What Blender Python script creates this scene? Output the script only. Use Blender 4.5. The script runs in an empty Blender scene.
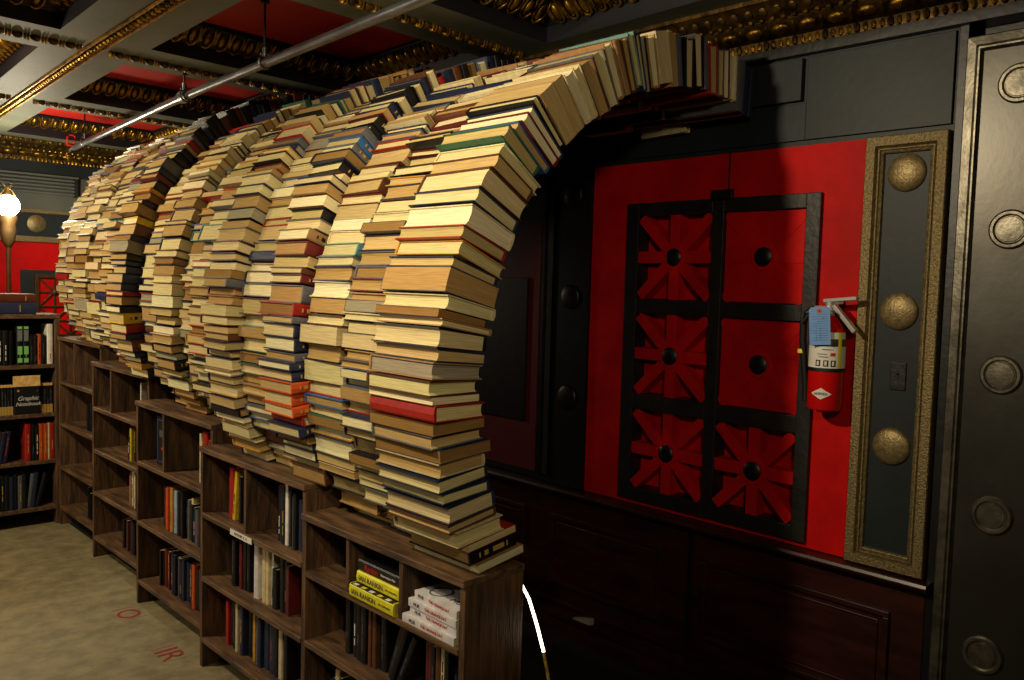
import bpy, math, random
from mathutils import Vector, Matrix, Euler
PI = math.pi
SC = bpy.context.scene
COL = SC.collection
R_ = random.Random(11)

def lin(c):
    r = []
    for v in c[:3]:
        v = v / 255.0
        r.append(v / 12.92 if v <= .04045 else ((v + .055) / 1.055) ** 2.4)
    return tuple(r)

# ------------------------------------------------------------------ camera
H = 1.75
F_PX = 845.0
cam_d = bpy.data.cameras.new('camera')
cam = bpy.data.objects.new('camera', cam_d)
COL.objects.link(cam)
cam_d.sensor_fit = 'HORIZONTAL'
cam_d.sensor_width = 36.0
cam_d.lens = F_PX / 1024 * 36.0
cam_d.clip_start = .05
_yaw, _pitch, _roll = math.radians(43.7), math.atan(55 / 845.), math.atan(.028)
cam.matrix_world = (Matrix.Translation((0, 0, H)) @ Matrix.Rotation(-_yaw, 4, 'Z')
                    @ Matrix.Rotation(PI / 2 - _pitch, 4, 'X') @ Matrix.Rotation(_roll, 4, 'Z'))
SC.camera = cam

# ------------------------------------------------------------------ world, lights, exposure
w = bpy.data.worlds.new('dim_room')
SC.world = w
w.use_nodes = True
w.node_tree.nodes['Background'].inputs[0].default_value = (1.0, .82, .6, 1)
w.node_tree.nodes['Background'].inputs[1].default_value = .008
SC.view_settings.view_transform = 'Standard'
SC.view_settings.look = 'None'
SC.view_settings.exposure = 0.0
SC.view_settings.gamma = 1
SC.view_settings.use_curve_mapping = False

def light(name, kind, loc, power, color, size=.1, target=None, spot=None, blend=.5):
    d = bpy.data.lights.new(name, kind)
    d.energy = power
    d.color = color
    if kind in ('POINT', 'SPOT'):
        d.shadow_soft_size = size
    if kind == 'AREA':
        d.size = size
    if kind == 'SPOT':
        d.spot_size = math.radians(spot)
        d.spot_blend = blend
    o = bpy.data.objects.new(name, d)
    o.location = loc
    if target:
        o.rotation_euler = (Vector(target) - Vector(loc)).to_track_quat('-Z', 'Y').to_euler()
    COL.objects.link(o)
    return o

WARM = (1.0, .83, .56)
light('track_spot_key', 'SPOT', (.25, 2.02, 2.70), 168, WARM, .05, (2.6, 2.05, 1.85), 112, 1.0)
light('track_spot_far', 'SPOT', (-.1, 4.9, 2.70), 170, WARM, .05, (1.6, 5.1, 1.1), 125, .6)
light('track_spot_front', 'SPOT', (-.2, -.6, 2.70), 120, WARM, .12, (2.0, 2.1, 1.75), 58, 1.0)
light('side_lamp', 'POINT', (-1.5, 5.4, 2.3), 95, (1.0, .88, .66), .15)

# ------------------------------------------------------------------ materials
MATS = {}
def nodes_of(name):
    m = bpy.data.materials.new(name)
    m.use_nodes = True
    nt = m.node_tree
    return m, nt, nt.nodes['Principled BSDF']

def mat(name, rgb, rough=.6, metal=0., var=.18, scale=8., bump=0., bscale=60., stretch=(1, 1, 1), rgb2=None, rvar=0., spec=None):
    """procedural material: two noise-mixed tones, optional bump"""
    m, nt, b = nodes_of(name)
    N, L = nt.nodes, nt.links
    tc = N.new('ShaderNodeTexCoord')
    mp = N.new('ShaderNodeMapping')
    mp.inputs['Scale'].default_value = stretch
    L.new(tc.outputs['Object'], mp.inputs[0])
    nz = N.new('ShaderNodeTexNoise')
    nz.inputs['Scale'].default_value = scale
    nz.inputs['Detail'].default_value = 6
    nz.inputs['Roughness'].default_value = .62
    L.new(mp.outputs[0], nz.inputs['Vector'])
    rp = N.new('ShaderNodeValToRGB')
    c = lin(rgb)
    c2 = lin(rgb2) if rgb2 else tuple(max(0, v * (1 - var * 2)) for v in c)
    rp.color_ramp.elements[0].position = .36
    rp.color_ramp.elements[1].position = .64
    rp.color_ramp.elements[0].color = (*c2, 1)
    rp.color_ramp.elements[1].color = (*c, 1)
    L.new(nz.outputs['Fac'], rp.inputs[0])
    L.new(rp.outputs[0], b.inputs['Base Color'])
    b.inputs['Roughness'].default_value = rough
    b.inputs['Metallic'].default_value = metal
    if spec is not None:
        b.inputs['Specular IOR Level'].default_value = spec
    if rvar:
        mr = N.new('ShaderNodeMapRange')
        mr.inputs['To Min'].default_value = rough - rvar
        mr.inputs['To Max'].default_value = rough + rvar
        L.new(nz.outputs['Fac'], mr.inputs[0])
        L.new(mr.outputs[0], b.inputs['Roughness'])
    if bump:
        n2 = N.new('ShaderNodeTexNoise')
        n2.inputs['Scale'].default_value = bscale
        n2.inputs['Detail'].default_value = 4
        L.new(mp.outputs[0], n2.inputs['Vector'])
        bp = N.new('ShaderNodeBump')
        bp.inputs['Strength'].default_value = bump
        bp.inputs['Distance'].default_value = .01
        L.new(n2.outputs['Fac'], bp.inputs['Height'])
        L.new(bp.outputs[0], b.inputs['Normal'])
    MATS[name] = m
    return m

def emit(name, rgb, strength):
    m, nt, b = nodes_of(name)
    nz = nt.nodes.new('ShaderNodeTexNoise')
    nz.inputs['Scale'].default_value = 30
    b.inputs['Base Color'].default_value = (.8, .8, .8, 1)
    b.inputs['Emission Color'].default_value = (*lin(rgb), 1)
    b.inputs['Emission Strength'].default_value = strength
    MATS[name] = m
    return m

mat('wood', (116, 86, 54), .55, var=.3, scale=5, bump=.35, bscale=22, stretch=(6, .8, 6), rgb2=(58, 42, 31), rvar=.1)
mat('wood_up', (110, 78, 48), .55, var=.3, scale=5, bump=.35, bscale=22, stretch=(6, 6, .8), rgb2=(50, 37, 27), rvar=.1)
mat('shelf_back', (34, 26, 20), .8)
mat('mahogany', (58, 24, 16), .34, var=.2, scale=4, stretch=(5, .7, 5), rgb2=(38, 15, 11), rvar=.08)
mat('slate', (38, 45, 47), .48, var=.08, scale=3, bump=.06, bscale=30, rgb2=(31, 37, 40), spec=.3)
mat('slate_light', (96, 100, 92), .5, var=.1, scale=3, rgb2=(84, 88, 82))
mat('black_paint', (14, 15, 19), .42, var=.1, scale=5, bump=.15, bscale=25)
mat('dark_frame', (22, 22, 22), .45, var=.2, scale=8, bump=.2, bscale=40, rgb2=(34, 31, 26))
mat('red_paint', (204, 16, 14), .55, var=.08, scale=4, bump=.08, bscale=28, rgb2=(172, 11, 11), spec=.12)
mat('red_dark', (92, 12, 12), .55, var=.1, scale=4)
mat('red_ceiling', (205, 40, 28), .55, var=.05, scale=3)
mat('bronze', (150, 133, 92), .5, .6, var=.2, scale=110, bump=.45, bscale=160, rgb2=(104, 88, 56), rvar=.1)
mat('bronze_disc', (152, 134, 92), .45, .6, var=.12, scale=60, bump=.2, bscale=130, rgb2=(120, 102, 66))
mat('gold', (206, 158, 44), .34, .85, var=.2, scale=22, bump=.25, bscale=60, rgb2=(84, 56, 16))
mat('gold_dull', (112, 84, 34), .42, .7, var=.25, scale=22, bump=.3, bscale=60, rgb2=(52, 36, 16))
mat('steel', (84, 83, 78), .36, .85, var=.1, scale=2.2, bump=.03, bscale=50, stretch=(1, 1, .7), rgb2=(70, 67, 62), rvar=.07)
mat('steel_edge', (128, 122, 108), .38, .85, var=.2, scale=20, bump=.08, bscale=90, rgb2=(92, 88, 78))
mat('chrome', (200, 200, 196), .3, .55, var=.05)
mat('pipe_metal', (150, 152, 154), .33, .9, var=.15, scale=10, bump=.1, bscale=40, stretch=(3, .5, 3), rgb2=(110, 112, 114))
mat('ceiling_paint', (116, 119, 102), .62, var=.1, scale=2.2, bump=.10, bscale=14, rgb2=(96, 100, 88), rvar=.06, spec=.2)
mat('coffer_dark', (20, 21, 28), .5, var=.1)
mat('concrete', (146, 135, 98), .62, var=.15, scale=9, bump=.15, bscale=40, rgb2=(114, 106, 76), rvar=.08)
mat('red_stencil', (150, 30, 22), .6, var=.1, scale=40)
mat('red_streak', (138, 88, 64), .65, var=.1, scale=60, rgb2=(140, 112, 80))
mat('ext_red', (205, 16, 12), .28, var=.03)
mat('label_white', (226, 224, 214), .5, var=.03, scale=40)
mat('label_yellow', (230, 212, 30), .45, var=.03)
mat('print_black', (16, 16, 18), .5, var=.03)
mat('print_red', (196, 36, 22), .5, var=.03)
mat('print_gold', (186, 150, 70), .5, var=.03)
mat('tag_blue', (112, 160, 222), .6, var=.04, scale=30)
mat('print_blue', (48, 80, 140), .6, var=.03)
mat('rubber', (12, 12, 13), .5, var=.1)
mat('hole_orange', (190, 96, 60), .6, var=.05)
mat('header_gold', (244, 214, 150), .5, var=.2, scale=30, rgb2=(216, 160, 70))
mat('wedge_wood', (170, 160, 140), .7, var=.1)
mat('lamp_bronze', (92, 70, 40), .45, .6, var=.15, scale=15)
mat('print_green', (130, 200, 110), .5, var=.05)
mat('label_grey', (120, 128, 128), .5, var=.2, scale=60)
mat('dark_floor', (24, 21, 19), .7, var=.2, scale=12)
mat('print_grey', (70, 70, 72), .6, var=.03)
emit('bulb_glow', (255, 250, 225), 60)
emit('led_glow', (255, 240, 205), 5)
mat('led_strip_off', (170, 140, 60), .4, var=.3, scale=60, rgb2=(80, 66, 40))

def attr_mat(name, rough, fine, amount, bump, spec=.3):
    """book paper / book cloth: the tone each book carries itself, with fine lines along its leaves"""
    m, nt, b = nodes_of(name)
    N, L = nt.nodes, nt.links
    at = N.new('ShaderNodeAttribute'); at.attribute_name = 'tint'
    lo = N.new('ShaderNodeAttribute'); lo.attribute_name = 'loc'
    mp = N.new('ShaderNodeMapping'); mp.inputs['Scale'].default_value = fine
    L.new(lo.outputs['Vector'], mp.inputs[0])
    nz = N.new('ShaderNodeTexNoise'); nz.inputs['Scale'].default_value = 1; nz.inputs['Detail'].default_value = 3
    L.new(mp.outputs[0], nz.inputs['Vector'])
    mr = N.new('ShaderNodeMapRange')
    mr.inputs['From Min'].default_value = .3; mr.inputs['From Max'].default_value = .7
    mr.inputs['To Min'].default_value = 1 - amount; mr.inputs['To Max'].default_value = 1 + amount * .35
    L.new(nz.outputs['Fac'], mr.inputs[0])
    mx = N.new('ShaderNodeMix'); mx.data_type = 'RGBA'; mx.blend_type = 'MULTIPLY'; mx.inputs[0].default_value = 1
    L.new(at.outputs['Color'], mx.inputs[6]); L.new(mr.outputs[0], mx.inputs[7])
    L.new(mx.outputs[2], b.inputs['Base Color'])
    b.inputs['Roughness'].default_value = rough
    b.inputs['Specular IOR Level'].default_value = spec
    bp = N.new('ShaderNodeBump'); bp.inputs['Strength'].default_value = bump; bp.inputs['Distance'].default_value = .002
    L.new(nz.outputs['Fac'], bp.inputs['Height']); L.new(bp.outputs[0], b.inputs['Normal'])
    MATS[name] = m
    return m
attr_mat('paper', .85, (9, 9, 520), .34, .5, .05)
attr_mat('cloth', .42, (40, 40, 40), .22, .25, .4)

# ------------------------------------------------------------------ mesh builder
class MB:
    def __init__(s):
        s.v, s.f, s.m, s.t, s.mats = [], [], [], [], []
        s.loc = None
    def mi(s, m):
        if m not in s.mats:
            s.mats.append(m)
        return s.mats.index(m)
    def add(s, vs, fs, m, tint=None, M=None):
        o = len(s.v)
        i = s.mi(m)
        s.v += [tuple(M @ Vector(v)) for v in vs] if M is not None else [tuple(v) for v in vs]
        for f in fs:
            s.f.append(tuple(o + k for k in f)); s.m.append(i); s.t.append(tint)
        return s
    def box(s, x0, x1, y0, y1, z0, z1, m, M=None, tint=None):
        vs = [(x0, y0, z0), (x1, y0, z0), (x1, y1, z0), (x0, y1, z0), (x0, y0, z1), (x1, y0, z1), (x1, y1, z1), (x0, y1, z1)]
        return s.add(vs, [(0, 3, 2, 1), (4, 5, 6, 7), (0, 1, 5, 4), (1, 2, 6, 5), (2, 3, 7, 6), (3, 0, 4, 7)], m, tint, M)
    def lathe(s, prof, m, M=None, n=24):
        """prof: (r, z) points, closed at r=0 ends by caps"""
        vs, fs = [], []
        for r, z in prof:
            for k in range(n):
                a = 2 * PI * k / n
                vs.append((r * math.cos(a), r * math.sin(a), z))
        for j in range(len(prof) - 1):
            for k in range(n):
                a, b = j * n + k, j * n + (k + 1) % n
                fs.append((a, b, b + n, a + n))
        fs.append(tuple(range(n))[::-1])
        fs.append(tuple((len(prof) - 1) * n + k for k in range(n)))
        return s.add(vs, fs, m, None, M)
    def tube(s, pts, r, m, n=10, M=None):
        pts = [Vector(p) for p in pts]
        vs, fs = [], []
        up = Vector((0, 0, 1))
        for i, p in enumerate(pts):
            d = (pts[min(i + 1, len(pts) - 1)] - pts[max(i - 1, 0)]).normalized()
            u = d.cross(up if abs(d.z) < .95 else Vector((1, 0, 0))).normalized()
            v = d.cross(u)
            rr = r[i] if isinstance(r, (list, tuple)) else r
            for k in range(n):
                a = 2 * PI * k / n
                vs.append(tuple(p + (u * math.cos(a) + v * math.sin(a)) * rr))
        for i in range(len(pts) - 1):
            for k in range(n):
                a, b = i * n + k, i * n + (k + 1) % n
                fs.append((a, b, b + n, a + n))
        fs.append(tuple(range(n))[::-1]); fs.append(tuple((len(pts) - 1) * n + k for k in range(n)))
        return s.add(vs, fs, m, None, M)
    def prism(s, poly, b0, b1, m, M=None, tint=None):
        """poly in (x, z); extruded along y from b0 to b1"""
        n = len(poly)
        vs = [(p[0], b0, p[1]) for p in poly] + [(p[0], b1, p[1]) for p in poly]
        fs = [tuple(range(n)), tuple(range(2 * n - 1, n - 1, -1))]
        for i in range(n):
            j = (i + 1) % n
            fs.append((i, i + n, j + n, j))
        return s.add(vs, fs, m, tint, M)
    def ball(s, c, rx, ry, rz, m, M=None, nu=8, nv=6):
        vs, fs = [(c[0], c[1], c[2] - rz)], []
        for j in range(1, nv):
            ph = -PI / 2 + PI * j / nv
            for k in range(nu):
                a = 2 * PI * k / nu
                vs.append((c[0] + rx * math.cos(ph) * math.cos(a), c[1] + ry * math.cos(ph) * math.sin(a), c[2] + rz * math.sin(ph)))
        vs.append((c[0], c[1], c[2] + rz))
        for k in range(nu):
            fs.append((0, 1 + (k + 1) % nu, 1 + k))
        for j in range(nv - 2):
            for k in range(nu):
                a, b = 1 + j * nu + k, 1 + j * nu + (k + 1) % nu
                fs.append((a, b, b + nu, a + nu))
        t = len(vs) - 1; o = 1 + (nv - 2) * nu
        for k in range(nu):
            fs.append((o + k, o + (k + 1) % nu, t))
        return s.add(vs, fs, m, None, M)
    def build(s, name, parent=None, smooth=False, bevel=0, loc=None, M=None):
        me = bpy.data.meshes.new(name)
        me.from_pydata(s.v, [], s.f)
        for m in s.mats:
            me.materials.append(MATS[m])
        me.polygons.foreach_set('material_index', s.m)
        if any(t is not None for t in s.t):
            ca = me.attributes.new('tint', 'FLOAT_COLOR', 'CORNER')
            arr = []
            for p, t in zip(me.polygons, s.t):
                arr += [*(t or (.5, .5, .5)), 1.0] * p.loop_total
            ca.data.foreach_set('color', arr)
            la = me.attributes.new('loc', 'FLOAT_VECTOR', 'POINT')
            src = s.loc if s.loc else s.v
            la.data.foreach_set('vector', [c for v in src for c in v])
        if smooth:
            me.polygons.foreach_set('use_smooth', [True] * len(me.polygons))
            try:
                me.set_sharp_from_angle(angle=math.radians(38))
            except Exception:
                pass
        me.update()
        o = bpy.data.objects.new(name, me)
        COL.objects.link(o)
        if parent:
            o.parent = parent
        if loc:
            o.location = loc
        if M is not None:
            o.matrix_local = M
        if bevel:
            bv = o.modifiers.new('bevel', 'BEVEL')
            bv.width = bevel; bv.segments = 2; bv.limit_method = 'ANGLE'
            bv.harden_normals = False
        return o

def tag(o, label=None, cat=None, group=None, kind=None):
    if label: o['label'] = label
    if cat: o['category'] = cat
    if group: o['group'] = group
    if kind: o['kind'] = kind
    return o
def empty(name, loc=(0, 0, 0), M=None):
    o = bpy.data.objects.new(name, None)
    o.empty_display_size = .05
    COL.objects.link(o)
    if M is not None:
        o.matrix_world = M
    else:
        o.location = loc
    return o
def text(name, body, size, m, parent, M, ext=.0004, shear=0, align='CENTER'):
    cu = bpy.data.curves.new(name, 'FONT')
    cu.body = body; cu.size = size; cu.extrude = ext
    cu.align_x = align; cu.align_y = 'CENTER'; cu.shear = shear
    tmp = bpy.data.objects.new('tmp', cu)
    COL.objects.link(tmp)
    dg = bpy.context.evaluated_depsgraph_get()
    dg.update()
    me = bpy.data.meshes.new_from_object(tmp.evaluated_get(dg))
    bpy.data.objects.remove(tmp)
    me.materials.clear(); me.materials.append(MATS[m])
    o = bpy.data.objects.new(name, me)
    COL.objects.link(o)
    if parent: o.parent = parent
    o.matrix_local = M
    return o

_ONES = 'zeroth first second third fourth fifth sixth seventh eighth ninth tenth eleventh twelfth thirteenth fourteenth fifteenth sixteenth seventeenth eighteenth nineteenth'.split()
_TENS = {2: ('twentieth', 'twenty'), 3: ('thirtieth', 'thirty'), 4: ('fortieth', 'forty'), 5: ('fiftieth', 'fifty'), 6: ('sixtieth', 'sixty'), 7: ('seventieth', 'seventy'), 8: ('eightieth', 'eighty')}
def ordinal(n):
    if n < 20: return _ONES[n]
    return _TENS[n // 10][0] if n % 10 == 0 else _TENS[n // 10][1] + '-' + _ONES[n % 10]

# ------------------------------------------------------------------ the room
W = 3.07          # plane of the panelled wall
def struct(mb, name, **k):
    return tag(mb.build(name, **k), kind='structure')
b = MB(); b.box(-3.2, W + .2, -2.2, 8.4, -.1, 0, 'concrete'); struct(b, 'floor')
b = MB(); b.box(W + .065, W + .2, -2.2, 8.4, 0, 3.1, 'black_paint'); struct(b, 'wall_right')
b = MB(); b.box(-3.2, W + .065, 8.203, 8.4, 0, 3.1, 'slate_light'); struct(b, 'wall_back')
b = MB(); b.box(-3.3, -3.2, -2.2, 8.4, 0, 3.1, 'slate_light'); struct(b, 'wall_left')
b = MB(); b.box(-3.3, W + .2, -2.3, -2.2, 0, 3.1, 'slate_light'); struct(b, 'wall_front')

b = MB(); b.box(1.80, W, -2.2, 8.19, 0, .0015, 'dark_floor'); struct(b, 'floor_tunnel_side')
# ceiling: soffit grid of beams with coffers.  (u, v) is the beam grid, slightly out of square with the walls
ZC = 2.845
def warp(u, v):
    return (u + .045 * (v - 4.47) if v > 4.47 else u + .03 * (v - 4.47), v + .05 * (u - 1.4))
US = [-3.48, -1.86, -.24, 1.40, 3.04]
VS = [-1.95, -.35, 1.27, 2.87, 4.47, 6.10, 7.86]
MG = .205
def quadz(mb, pts, z, m):
    mb.add([(*warp(*p), z) for p in pts], [(0, 1, 2, 3)], m)
b = MB()
us = sorted([-3.6] + [u - MG for u in US] + [u + MG for u in US][:-1])
us = [-3.6] + sum([[u - MG, u + MG] for u in US], [])
us[-1] = 3.3
vs = [-2.6] + sum([[v - MG, v + MG] for v in VS], []) + [8.6]
for i in range(len(us) - 1):
    for j in range(len(vs) - 1):
        if us[i + 1] <= us[i]: continue
        beam_u = (i % 2 == 1) or i == 0
        beam_v = (j % 2 == 1) or j == 0 or j == len(vs) - 2
        if beam_u or beam_v:
            quadz(b, [(us[i], vs[j]), (us[i + 1], vs[j]), (us[i + 1], vs[j + 1]), (us[i], vs[j + 1])], ZC, 'ceiling_paint')
# dark side bands of each beam
def ring(mb, u0, u1, v0, v1, z0, i0, z1, i1, m):
    """sloping ring between inset i0 at z0 and inset i1 at z1"""
    a = [(u0 + i0, v0 + i0), (u1 - i0, v0 + i0), (u1 - i0, v1 - i0), (u0 + i0, v1 - i0)]
    c = [(u0 + i1, v0 + i1), (u1 - i1, v0 + i1), (u1 - i1, v1 - i1), (u0 + i1, v1 - i1)]
    vs_ = [(*warp(*p), z0) for p in a] + [(*warp(*p), z1) for p in c]
    mb.add(vs_, [(k, (k + 1) % 4, (k + 1) % 4 + 4, k + 4) for k in range(4)], m)
cells = []
for i in range(len(US) - 1):
    for j in range(len(VS) - 1):
        u0, u1, v0, v1 = US[i] + MG, US[i + 1] - MG, VS[j] + MG, VS[j + 1] - MG
        cells.append((i, j, u0, u1, v0, v1))
        ring(b, u0, u1, v0, v1, ZC, 0, ZC + .070, 0, 'coffer_dark')
        ring(b, u0, u1, v0, v1, ZC + .070, 0, ZC + .145, .10, 'coffer_dark')
        ring(b, u0, u1, v0, v1, ZC + .145, .10, ZC + .160, .10, 'coffer_dark')
        quadz(b, [(u0 + .11, v0 + .11), (u1 - .11, v0 + .11), (u1 - .11, v1 - .11), (u0 + .11, v1 - .11)], ZC + .16, 'red_ceiling')
        ring(b, u0, u1, v0, v1, ZC + .152, .10, ZC + .152, .125, 'coffer_dark')
b.box(-3.6, 3.5, -2.6, 8.6, ZC + .2, ZC + .3, 'coffer_dark')
struct(b, 'ceiling')

def egg_run(mb, p0, p1, nrm, z0, m='gold'):
    """egg-and-dart course between two points; nrm points into the coffer"""
    p0, p1 = Vector(p0), Vector(p1)
    L = (p1 - p0).length
    n = max(1, int(round(L / .078)))
    d = (p1 - p0) / n
    ang = math.atan2(d.y, d.x)
    dh = d.normalized()
    sl = math.hypot(.10, .075); ca, sa = .10 / sl, .075 / sl
    nv = Vector((nrm[0] * sa, nrm[1] * sa, -ca))      # faces down and into the coffer
    zv = Vector((nrm[0] * ca, nrm[1] * ca, sa))       # up the slope
    for k in range(n):
        c = p0 + d * (k + .5)
        o = Vector((c.x + nrm[0] * .05, c.y + nrm[1] * .05, z0 + .0375)) + nv * .003
        M2 = Matrix(((dh.x, nv.x, zv.x, o.x), (dh.y, nv.y, zv.y, o.y), (0, nv.z, zv.z, o.z), (0, 0, 0, 1)))
        mb.ball((0, 0, -.002), .020, .020, .042, m, M2, 10, 8)
        M3 = Matrix.Translation((d.x / 2, d.y / 2, 0)) @ M2
        mb.ball((0, 0, 0), .006, .014, .052, m, M3, 6, 6)
        mb.tube([(-.026, .002, .058), (-.031, .008, .02), (-.029, .010, -.02), (-.018, .010, -.046), (0, .010, -.056), (.018, .010, -.046), (.029, .010, -.02), (.031, .008, .02), (.026, .002, .058)], .0055, m, 5, M2)
for (i, j, u0, u1, v0, v1) in cells:
    if i < 2 or j < 2: continue
    b = MB()
    c = [Vector(warp(*p)) for p in ((u0, v0), (u1, v0), (u1, v1), (u0, v1))]
    n = [(0, 1), (-1, 0), (0, -1), (1, 0)]
    for k in range(4):
        a0, a1 = c[k].copy(), c[(k + 1) % 4].copy()
        dd = (a1 - a0).normalized() * .07
        egg_run(b, a0 + dd, a1 - dd, n[k], ZC + .070)
    struct(b, 'trim_egg_and_dart', smooth=True)

# gilt rope courses along the beams: pair of fillets with pellets (long way), bead and reel (cross way)
b = MB()
for u in US[2:4]:
    for v0, v1 in zip(VS[1:-1], VS[2:]):
        for s in (-.034, .034):
            b.tube([(*warp(u + s, v0), ZC - .006), (*warp(u + s, v1), ZC - .006)], .0075, 'gold', 6)
        n = int((v1 - v0) / .052)
        for k in range(n):
            x, y = warp(u, v0 + (v1 - v0) * (k + .5) / n)
            b.ball((x, y, ZC - .006), .018, .014, .016, 'gold', None, 6, 4)
    for s in (-.032, .032):
        b.tube([(*warp(u + s, VS[-1]), ZC - .006), (*warp(u + s, 7.98), ZC - .006)], .009, 'gold', 6)
struct(b, 'trim_pellet_course', smooth=True)
b = MB()
for v in VS[2:]:
    u = -1.9
    k = 0
    while u < 2.86:
        if all(abs(u - q) > .05 for q in US):
            x, y = warp(u, v)
            if k % 3 == 0: b.ball((x, y, ZC - .008), .024, .021, .020, 'gold_dull', None, 8, 5)
            else: b.ball((x, y, ZC - .008), .006, .022, .021, 'gold', None, 6, 5)
        u += .031 if k % 3 in (0, 2) else .014
        k += 1
struct(b, 'trim_bead_and_reel', smooth=True)

# cornices
def cornice(name, P, d, nrm, L):
    """P start, d unit direction, nrm unit into room"""
    b = MB()
    M = Matrix(((nrm[0], d[0], 0, P[0]), (nrm[1], d[1], 0, P[1]), (0, 0, 1, 0), (0, 0, 0, 1)))
    prof = [(0, 2.695), (.03, 2.695), (.038, 2.73), (.05, 2.735), (.10, 2.775), (.105, 2.785), (.13, 2.79), (.17, 2.825), (.19, 2.83), (.19, 2.8455), (0, 2.8455)]
    b.prism(prof, 0, L, 'gold_dull', M)
    n = int(L / .03)
    for k in range(n):      # reeded lower course
        y = L * (k + .5) / n
        if k % 4: b.ball((.032, y, 2.713), .012, .011, .018, 'gold', M, 6, 4)
        else: b.ball((.034, y, 2.713), .014, .013, .020, 'gold_dull', M, 6, 4)
    n = int(L / .11)
    for k in range(n):      # leaf and oval course
        y = L * (k + .5) / n
        MM = M @ Matrix.Translation((.075, y, 2.753)) @ Matrix.Rotation(math.radians(45), 4, 'Y')
        b.ball((0, 0, 0), .012, .036, .022, 'gold', MM, 8, 5)
        b.ball((0, .055, 0), .010, .010, .026, 'gold_dull', MM, 6, 4)
    n = int(L / .045)
    for k in range(n):      # pellets
        y = L * (k + .5) / n
        b.ball((.115, y, 2.786), .010, .011, .009, 'gold', M, 6, 4)
    n = int(L / .06)
    for k in range(n):
        y = L * (k + .5) / n
        MM = M @ Matrix.Translation((.15, y, 2.806)) @ Matrix.Rotation(math.radians(45), 4, 'Y')
        b.ball((0, 0, 0), .008, .018, .018, 'gold_dull', MM, 6, 4)
    struct(b, name, smooth=True)
cornice('trim_cornice_right', (W, .2), (0, 1), (-1, 0), 8.0)
cornice('trim_cornice_back', (3.05, 8.2), (-1, 0), (0, -1), 4.5)

# upper slate frieze on the right wall
b = MB()
b.box(W, W + .062, 1.075, 8.2, 2.30, 2.70, 'slate')
b.box(W - .035, W + .062, -.6, 8.2, 2.655, 2.695, 'black_paint')
b.box(W - .012, W, 1.085, 1.612, 2.335, 2.645, 'slate')
b.box(W - .012, W, 1.612, 2.66, 2.335, 2.475, 'slate')
b.box(W - .024, W, 1.630, 1.90, 2.485, 2.645, 'slate')
b.box(W - .020, W, 1.92, 2.66, 2.485, 2.645, 'slate')
b.box(W - .012, W, 2.70, 3.9, 2.335, 2.645, 'slate')
b.box(W - .010, W + .062, 1.045, 1.075, 0, 2.66, 'black_paint')
struct(b, 'trim_frieze', bevel=.002)

# wainscot and chair rail
b = MB()
b.box(W - .012, W + .062, 1.075, 8.2, .0, .72, 'mahogany')
def panel_frame(mb, y0, y1, z0, z1, m, x=W - .012, wd=.022, dp=.014):
    for (a0, a1, c0, c1) in ((y0, y1, z0, z0 + wd), (y0, y1, z1 - wd, z1), (y0, y0 + wd, z0 + wd, z1 - wd), (y1 - wd, y1, z0 + wd, z1 - wd)):
        mb.box(x - dp, x, a0, a1, c0, c1, m)
for y0, y1 in ((1.19, 1.98), (2.19, 2.87), (3.06, 3.74), (3.93, 4.6), (4.8, 5.5)):
    panel_frame(b, y0, y1, .26, .615, 'mahogany')
    panel_frame(b, y0 + .04, y1 - .04, .30, .575, 'mahogany', wd=.008, dp=.006)
b.box(W - .020, W - .012, 2.03, 2.055, 0, .72, 'black_paint')
b.box(W - .022, W - .012, 1.075, 8.2, .0, .10, 'mahogany')
b.box(W - .034, W - .012, 1.075, 8.2, .10, .13, 'mahogany')
b.box(W - .026, W - .012, 1.075, 8.2, .165, .185, 'mahogany')
struct(b, 'trim_wainscot', bevel=.003)
b = MB()
prof = [(W + .062, .715), (W - .035, .715), (W - .045, .728), (W - .062, .733), (W - .068, .745), (W - .062, .758), (W + .062, .764)]
b.prism(prof, 1.055, 8.2, 'mahogany')
struct(b, 'trim_chair_rail', bevel=.002)

# ---- the red panelled doorway with six star grilles
door = tag(empty('star_panel_door', (W, 2.0, .765)), 'red painted door panel with a black frame of six star grilles', 'door panel')
def under(o, parent):
    """parent keeping world placement (parent is an unrotated empty)"""
    o.parent = parent
    o.location = Vector(o.location) - Vector(parent.location)
    return o
b = MB()
for (a0, a1, c0, c1) in ((1.365, 1.53, .765, 2.315), (2.449, 2.672, .765, 2.315), (1.53, 2.449, .765, .788), (1.53, 2.449, 2.129, 2.315)):
    b.box(W - .004, W + .062, a0, a1, c0, c1, 'red_paint')
b.box(W - .008, W - .004, 1.935, 1.942, 2.15, 2.315, 'red_dark')
under(b.build('red_surround'), door)
YA, YB, ZA, ZB = 1.527, 2.452, .785, 2.132
colY = [(1.585, 1.945), (2.000, 2.385)]
rowZ = [(.845, 1.205), (1.275, 1.640), (1.705, 2.075)]
b = MB()
fx0 = W - .024
ys = [YA, colY[0][0], colY[0][1], colY[1][0], colY[1][1], YB]
for y0, y1 in ((ys[0], ys[1]), (ys[2], ys[3]), (ys[4], ys[5])):
    b.box(fx0, W + .062, y0, y1, ZA, ZB, 'dark_frame')
zs = [ZA, rowZ[0][0], rowZ[0][1], rowZ[1][0], rowZ[1][1], rowZ[2][0], rowZ[2][1], ZB]
for c in colY:
    for z0, z1 in ((zs[0], zs[1]), (zs[2], zs[3]), (zs[4], zs[5]), (zs[6], zs[7])):
        b.box(fx0, W + .062, c[0], c[1], z0, z1, 'dark_frame')
b.box(fx0 - .018, fx0, 1.90, 2.00, 2.125, 2.165, 'black_paint')
under(b.build('grille_frame', bevel=.003), door)
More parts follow.
